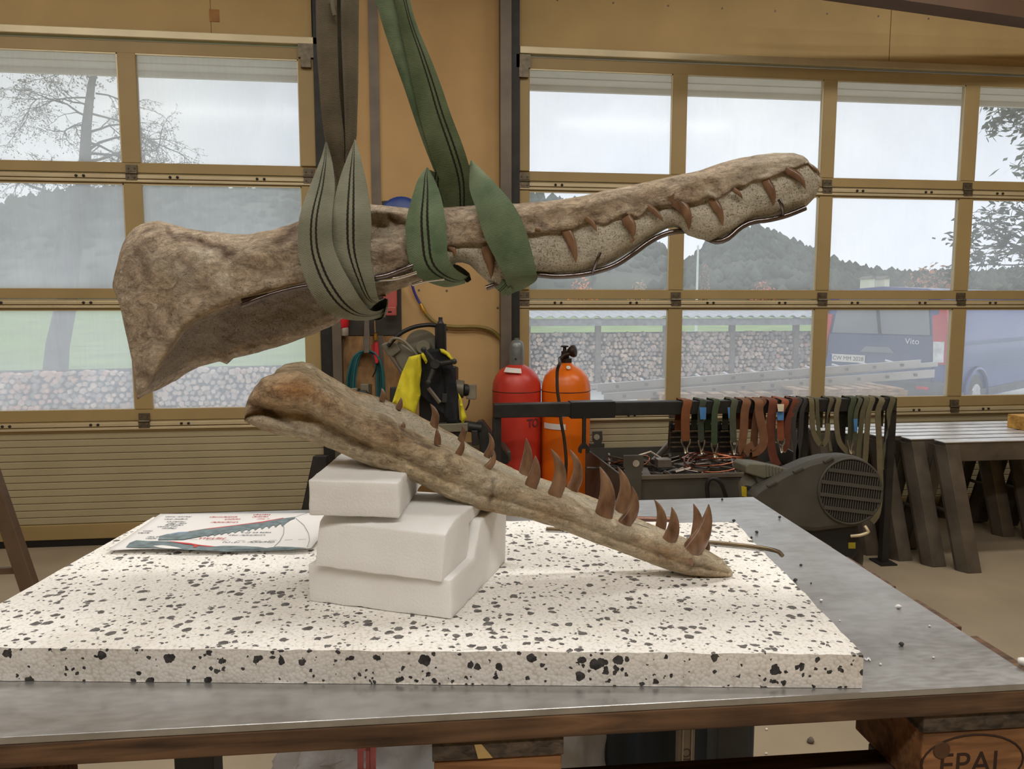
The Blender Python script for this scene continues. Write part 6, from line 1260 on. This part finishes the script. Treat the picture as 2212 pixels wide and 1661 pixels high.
mk('wire_bend', G().tube(catmull([PY(1318, 1003, 4.1), PY(1345, 996, 4.0), PY(1385, 985, 3.95), PY(1402, 988, 3.9), PY(1398, 1000, 3.88), PY(1385, 1006, 3.86)], 30), .0045, 6), M_copper, r, smooth=60)
mk('steel_pipe', G().tube([PY(1410, 998, 4.05), PY(1452, 952, 4.2)], .018, 10), M_scrap, None, 'grey pipe leaning in the scrap bin left of the ratchets', 'pipe', smooth=50)
mk('bent_steel_strip', G().tube([PY(1380, 984, 3.9), PY(1405, 976, 3.92), PY(1440, 998, 3.9)], .007, 6), plain('pale_strip', (180, 168, 150), .4, .6), None, 'pale bent metal strip peaking over the scrap bin', 'scrap metal')
mk('grey_square_offcut', G().box(PY(1432, 999, 3.85), (.075, .06, .045)), plain('galvanised_offcut', (128, 120, 110), .4, .7), None, 'small square tube offcut near the left lug', 'scrap metal', bevel=.003)

# ================================================================ COMPRESSOR
DC = 3.36
r = empty('air_compressor', at(1770, 1200, DC) * np.array([1, 1, 0]), 'dusty dark air compressor with a large round belt guard', 'compressor')
hull = []
big, rb, small, rs_ = (1832, 1062), 76, (1652, 1062), 40
for t in np.linspace(-1.75, 1.35, 26): hull.append((big[0] + rb * math.cos(t), big[1] + rb * 1.04 * math.sin(t)))
hull += [(1800, 1145), (1760, 1150), (1720, 1146), (1650, 1110), (1626, 1085), (1622, 1070), (1632, 1058), (1650, 1046), (1700, 1018), (1750, 996), (1790, 986)]
gf = G().pprism(hull, DC, .15); mk('belt_guard', gf, M_comp, r, bevel=.022)
gc = at(1837, 1061, DC - .004); gx = _r; gu = _u; Rg = 68 / F * DC
mk('guard_ring', G().tube([gc + gx * Rg * math.cos(t) + gu * Rg * 1.03 * math.sin(t) for t in np.linspace(0, 6.283, 49)], .006, 8, cap=False), M_comp, r, smooth=60)
mk('grille_hollow', G().lathe([(Rg - .003, 0), (Rg - .003, .003)], gc + _f * .002, tuple(-_f), 48), M_black, r)
tl = -.12
slat = G(); ax_ = gx * math.cos(tl) + gu * math.sin(tl); up2 = -gx * math.sin(tl) + gu * math.cos(tl)
nb = 26
for k in range(nb):
    s = (-1 + 2 * (k + .5) / nb) * Rg; h = math.sqrt(max(0, Rg * Rg - s * s)) - .004
    if h > .01: mk('grille_slat', G().prism([gc + ax_ * (s - .0022) - up2 * h, gc + ax_ * (s + .0022) - up2 * h, gc + ax_ * (s + .0022) + up2 * h, gc + ax_ * (s - .0022) + up2 * h], -_f * .006), M_comp, r)
for s in (-.6, -.2, .2, .6):
    h = math.sqrt(1 - s * s) * Rg; mk('grille_bar', G().prism([gc + up2 * (s * Rg - .008) - ax_ * h, gc + up2 * (s * Rg - .008) + ax_ * h, gc + up2 * (s * Rg + .008) + ax_ * h, gc + up2 * (s * Rg + .008) - ax_ * h], -_f * .010), M_comp, r)
for u, v in ((1668, 1040), (1725, 1010), (1790, 988)): mk('guard_clip', G().pprism([(u - 12, v + 8), (u + 8, v - 2), (u + 14, v + 4), (u - 8, v + 14)], DC - .006, .03), M_comp, r, bevel=.004)
Mo = plain('olive_motor_housing', (100, 97, 82), .55, 0, .12, 8)
mk('pump_cover', G().pprism([(1610, 1006), (1618, 1000), (1652, 1002), (1708, 1014), (1706, 1024), (1650, 1034), (1612, 1022)], DC + .05, .2), Mo, r, bevel=.006)
for k in range(7): mk('cover_rib', G().tube([at(1656 + 7 * k, 1003.5 + 1.55 * k, DC + .05), at(1658 + 7 * k, 1030 - 1.2 * k, DC + .046)], .0035, 5), Mo, r)
mk('pump_underside', G().pprism([(1632, 1028), (1704, 1020), (1706, 1040), (1640, 1052)], DC + .06, .18), M_comp, r, bevel=.004)
mk('motor_end', G().lathe([(.01, -.05), (.05, -.046), (.082, -.02), (.09, .01), (.09, .16), (.02, .17)], at(1622, 1060, DC + .16), tuple(_r), 26), Mo, r, smooth=50)
mk('yellow_sticker', G().pprism([(1602, 1050), (1613, 1052), (1613, 1074), (1603, 1071)], DC + .068, .006), plain('yellow_sticker', (190, 168, 30), .5), r)
for k in range(6): mk('cooling_fin', G().pprism([(1614 + 3 * k, 1050 + 1.5 * k), (1637 + .6 * k, 1054 + 5 * k), (1637 + .6 * k, 1056.4 + 5 * k), (1613 + 2 * k, 1053.5 + 5 * k)], DC + .066, .03), M_dark, r)
mk('air_tank', G().lathe([(.02, -.36), (.10, -.34), (.15, -.27), (.16, -.2), (.16, .1), (.15, .15), (.10, .2), (.02, .22)], (at(1752, 1200, DC + .22) * np.array([1, 1, 0]) + [0, 0, .34]), tuple(_r * np.array([1, 1, 0])), 30), M_black, r, smooth=50)
tc = at(1762, 1200, DC + .18)
for s in (-.2, .2):
    for y in (-.12, .12): mk('tank_foot', G().mm((tc[0] + s - .02, tc[1] + y - .02, 0), (tc[0] + s + .02, tc[1] + y + .02, .24)), M_black, r)
mk('tank_riser', G().pprism([(1700, 1110), (1855, 1120), (1862, 1190), (1845, 1212), (1700, 1190)], DC + .03, .2), M_black, r, bevel=.02)
mk('warning_label', G().pprism([(1833, 1172), (1848, 1172), (1848, 1185), (1833, 1185)], DC + .027, .003), plain('dull_yellow_label', (150, 134, 26), .6), r)
mk('drain_pipe', G().tube(catmull([at(1838, 1158, DC), at(1858, 1156, DC - .02), at(1875, 1150, DC - .02), at(1874, 1145, DC - .02), at(1868, 1136, DC - .01)], 16), .007, 8), M_railal, r, smooth=60)

# ================================================================ STEEL TRESTLES, STANDS, FLOOR
def trestle(k):
    x0 = 2.98 - .128 * k; y0 = 3.93 + .118 * k; x1 = x0 + 2.3; z = .715
    r = empty('steel_trestle', (x0 + 1.1, y0, 0), ('dark steel trestle nearest to the camera in the nested row', 'dark steel trestle second from the front in the nested row', 'dark steel trestle third from the front in the nested row', 'dark steel trestle fourth from the front in the nested row', 'dark steel trestle fifth from the front behind the hanging straps', 'rearmost dark steel trestle of the nested row by the gate')[k], 'trestle', 'nested steel trestles')
    mk('top_beam', G().mm((x0, y0, z - .11), (x1, y0 + .08, z)), M_trest, r, bevel=.004); mk('whitened_top_face', G().mm((x0 - .01, y0 - .004, z), (x1, y0 + .084, z + .006)), M_tresttop, r, bevel=.001)
    for x in (x0, x0 + 1.35):
        for s, ft in ((-1, -.16), (1, .30)):
            dx = .065 if s < 0 else -.02
            a_ = [(x, y0 + (0 if s < 0 else .1), z - .01), (x + .084, y0 + (0 if s < 0 else .1), z - .01), (x + .084 + dx, y0 + ft, 0), (x + dx, y0 + ft, 0)]
            mk('leg', G().prism(a_, (0.0, .045 * -s, 0.012)), M_trest, r, bevel=.003)
            mk('leg_flange', G().prism([(x - .03, y0 + .05 + (0 if s < 0 else .1), z - .02), (x, y0 + (0 if s < 0 else .1), z - .02), (x + dx, y0 + ft, 0), (x + dx - .03, y0 + ft + .05, 0)], (0.0, .02 * -s, 0.0)), M_trest, r)
        mk('cross_brace', G().tube([(x + .09, y0 - .06, .30), (x + .06, y0 + .20, .30)], .012, 6), M_trest, r)
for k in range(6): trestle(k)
p = PY(2209, 912, 4.25); mk('wooden_offcut', G().mm((p[0] - .012, 4.2, .722), (p[0] + .14, 4.36, .722 + .085)), wood_mat('fresh_orange_wood', (180, 124, 44), (214, 160, 70), (228, 184, 96)), None, 'orange wooden offcut standing on the trestles at the right edge', 'wood block', bevel=.003)
# stand at the left edge
r = empty('brown_stand', PY(20, 1150, 3.5) * np.array([1, 1, 0]), 'brown painted steel stand with a rung at the left edge', 'stand')
a = PY(-34, 1000, 3.5); b_ = PY(64, 1290, 3.5); s = (b_ - a) / (a[2] - b_[2]); ft = b_ + s * b_[2]; tp = a - s * .14
mk('leg', G().prism([tp + [-.03, 0, 0], tp + [.03, 0, 0], ft + [.035, 0, 0], ft + [-.035, 0, 0]], (0, .05, 0)), M_standb, r, bevel=.004)
mx = tp[0] - .42; mir = lambda p: np.array([2 * mx - p[0], p[1], p[2]])
mk('leg', G().prism([mir(tp) + [-.03, 0, 0], mir(tp) + [.03, 0, 0], mir(ft) + [.035, 0, 0], mir(ft) + [-.035, 0, 0]], (0, .05, 0)), M_standb, r, bevel=.004)
mk('top_bar', G().mm(mir(tp) + [-.05, -.01, -.02], tp + [.05, .06, .05]), M_standb, r, bevel=.004)
q = PY(20, 1236, 3.5); mk('rung', G().mm((2 * mx - q[0] - .02, 3.515, q[2] - .014), (q[0] + .05, 3.535, q[2] + .014)), M_standb, r)
# things on the floor under the table
def bag(name, c, rx, ry, h, seed, label):
    rows = []
    for i in range(22):
        t = i / 21; pr = math.sin(math.pi * min(1, .12 + .88 * (1 - t) ** .8)) ** .55 if t < 1 else 0; pr = (1 - t ** 3.2) ** .5 * (.9 + .1 * math.sin(t * 9)) if t < 1 else .01
        rows.append([(c[0] + rx * pr * math.cos(a_) * (1 + .25 * nz((math.cos(a_) * 1.5, math.sin(a_) * 1.5, t * 2 + seed), 1.4, 3)), c[1] + ry * pr * math.sin(a_) * (1 + .25 * nz((math.sin(a_) * 1.5, math.cos(a_) * 1.5, t * 2 + seed), 1.4, 3)), h * t + .002) for a_ in np.linspace(0, 6.283, 41)[:-1]])
    return mk(name, G().grid(rows, close=True), M_film, None, label, 'bag', smooth=180, solid=.0006)
c = PZ(800, 1720, .10)
bag('plastic_bag', (float(c[0]) + .0, float(c[1]) + .15, 0), .30, .24, .40, 1, 'crumpled clear plastic bag with a red print on the floor under the table')
cb = bpy.data.objects['plastic_bag']
pr = []
for u0, v0, u1, v1 in ((772, 1604, 812, 1622), (772, 1622, 786, 1661), (798, 1622, 812, 1690), (772, 1660, 812, 1690), (790, 1600, 800, 1690)): pr.append((u0, v0, u1, v1))
dpt = float((np.array([c[0], c[1] - .02, .30]) - _c).dot(_f))
for q in pr: mk('red_print', G().pprism([(q[0], q[1]), (q[2], q[1]), (q[2], q[3]), (q[0], q[3])], dpt - .02, .0008), plain('faded_red_print', (190, 110, 112), .7), cb)
c = PZ(1290, 1690, .12)
bag('plastic_bag', (float(c[0]) - .04, float(c[1]) + .04, 0), .15, .18, .47, 4, 'tall clear plastic bag leaning by the dark navy sack')
cd = PZ(1478, 1660, .30); cd = np.array([cd[0] + .04, cd[1] + .25, 0])
r = empty('navy_sack', cd, 'dark navy folded sack with a grey lettered strip under the table', 'sack')
rows = []
for t in np.linspace(0, 1, 10): rows.append([(cd[0] + .235 * (1 + .06 * math.sin(14 * a_)) * math.cos(a_), cd[1] + .2 * (1 + .06 * math.sin(14 * a_)) * math.sin(a_), .78 * t) for a_ in np.linspace(0, 6.283, 97)[:-1]])
g = G().grid(rows, close=True); g.f.append(tuple(range(9 * 96, 10 * 96))); mk('folded_cloth', g, M_navy, r, smooth=60)
fp = (cd[0] - .025, cd[1] - .218); mk('lettered_strip', G().mm((fp[0] - .022, fp[1] - .008, .15), (fp[0] + .022, fp[1] + .02, .66)), plain('grey_strip', (128, 118, 106), .5, .3), r, bevel=.003)
for k in (-.012, .012): mk('strip_rib', G().mm((fp[0] + k - .002, fp[1] - .011, .15), (fp[0] + k + .002, fp[1] - .006, .66)), plain('pale_rib', (150, 142, 130), .5, .3), r)
text_part('embossed_lettering', 'ONO', .034, Matrix.Translation((fp[0], fp[1] - .0085, .30)) @ M90 @ Matrix.Rotation(math.pi / 2, 4, 'Z'), plain('dark_emboss', (70, 62, 56), .6), r)
crumb_ = [(1656, 1577, .0042, 'white flake on the floor under the table, upper one'), (1655, 1630, .0036, 'white flake on the floor under the table, lower one')]
for u, v, rr_, s in crumb_: crumb(u, v, .0, rr_, M_crw, s, 'white flakes on the floor')
crumb(1752, 1605, 0.0, .010, plain('dark_floor_chip', (110, 100, 88), .8), 'grey chip on the floor between the pallet blocks', None)
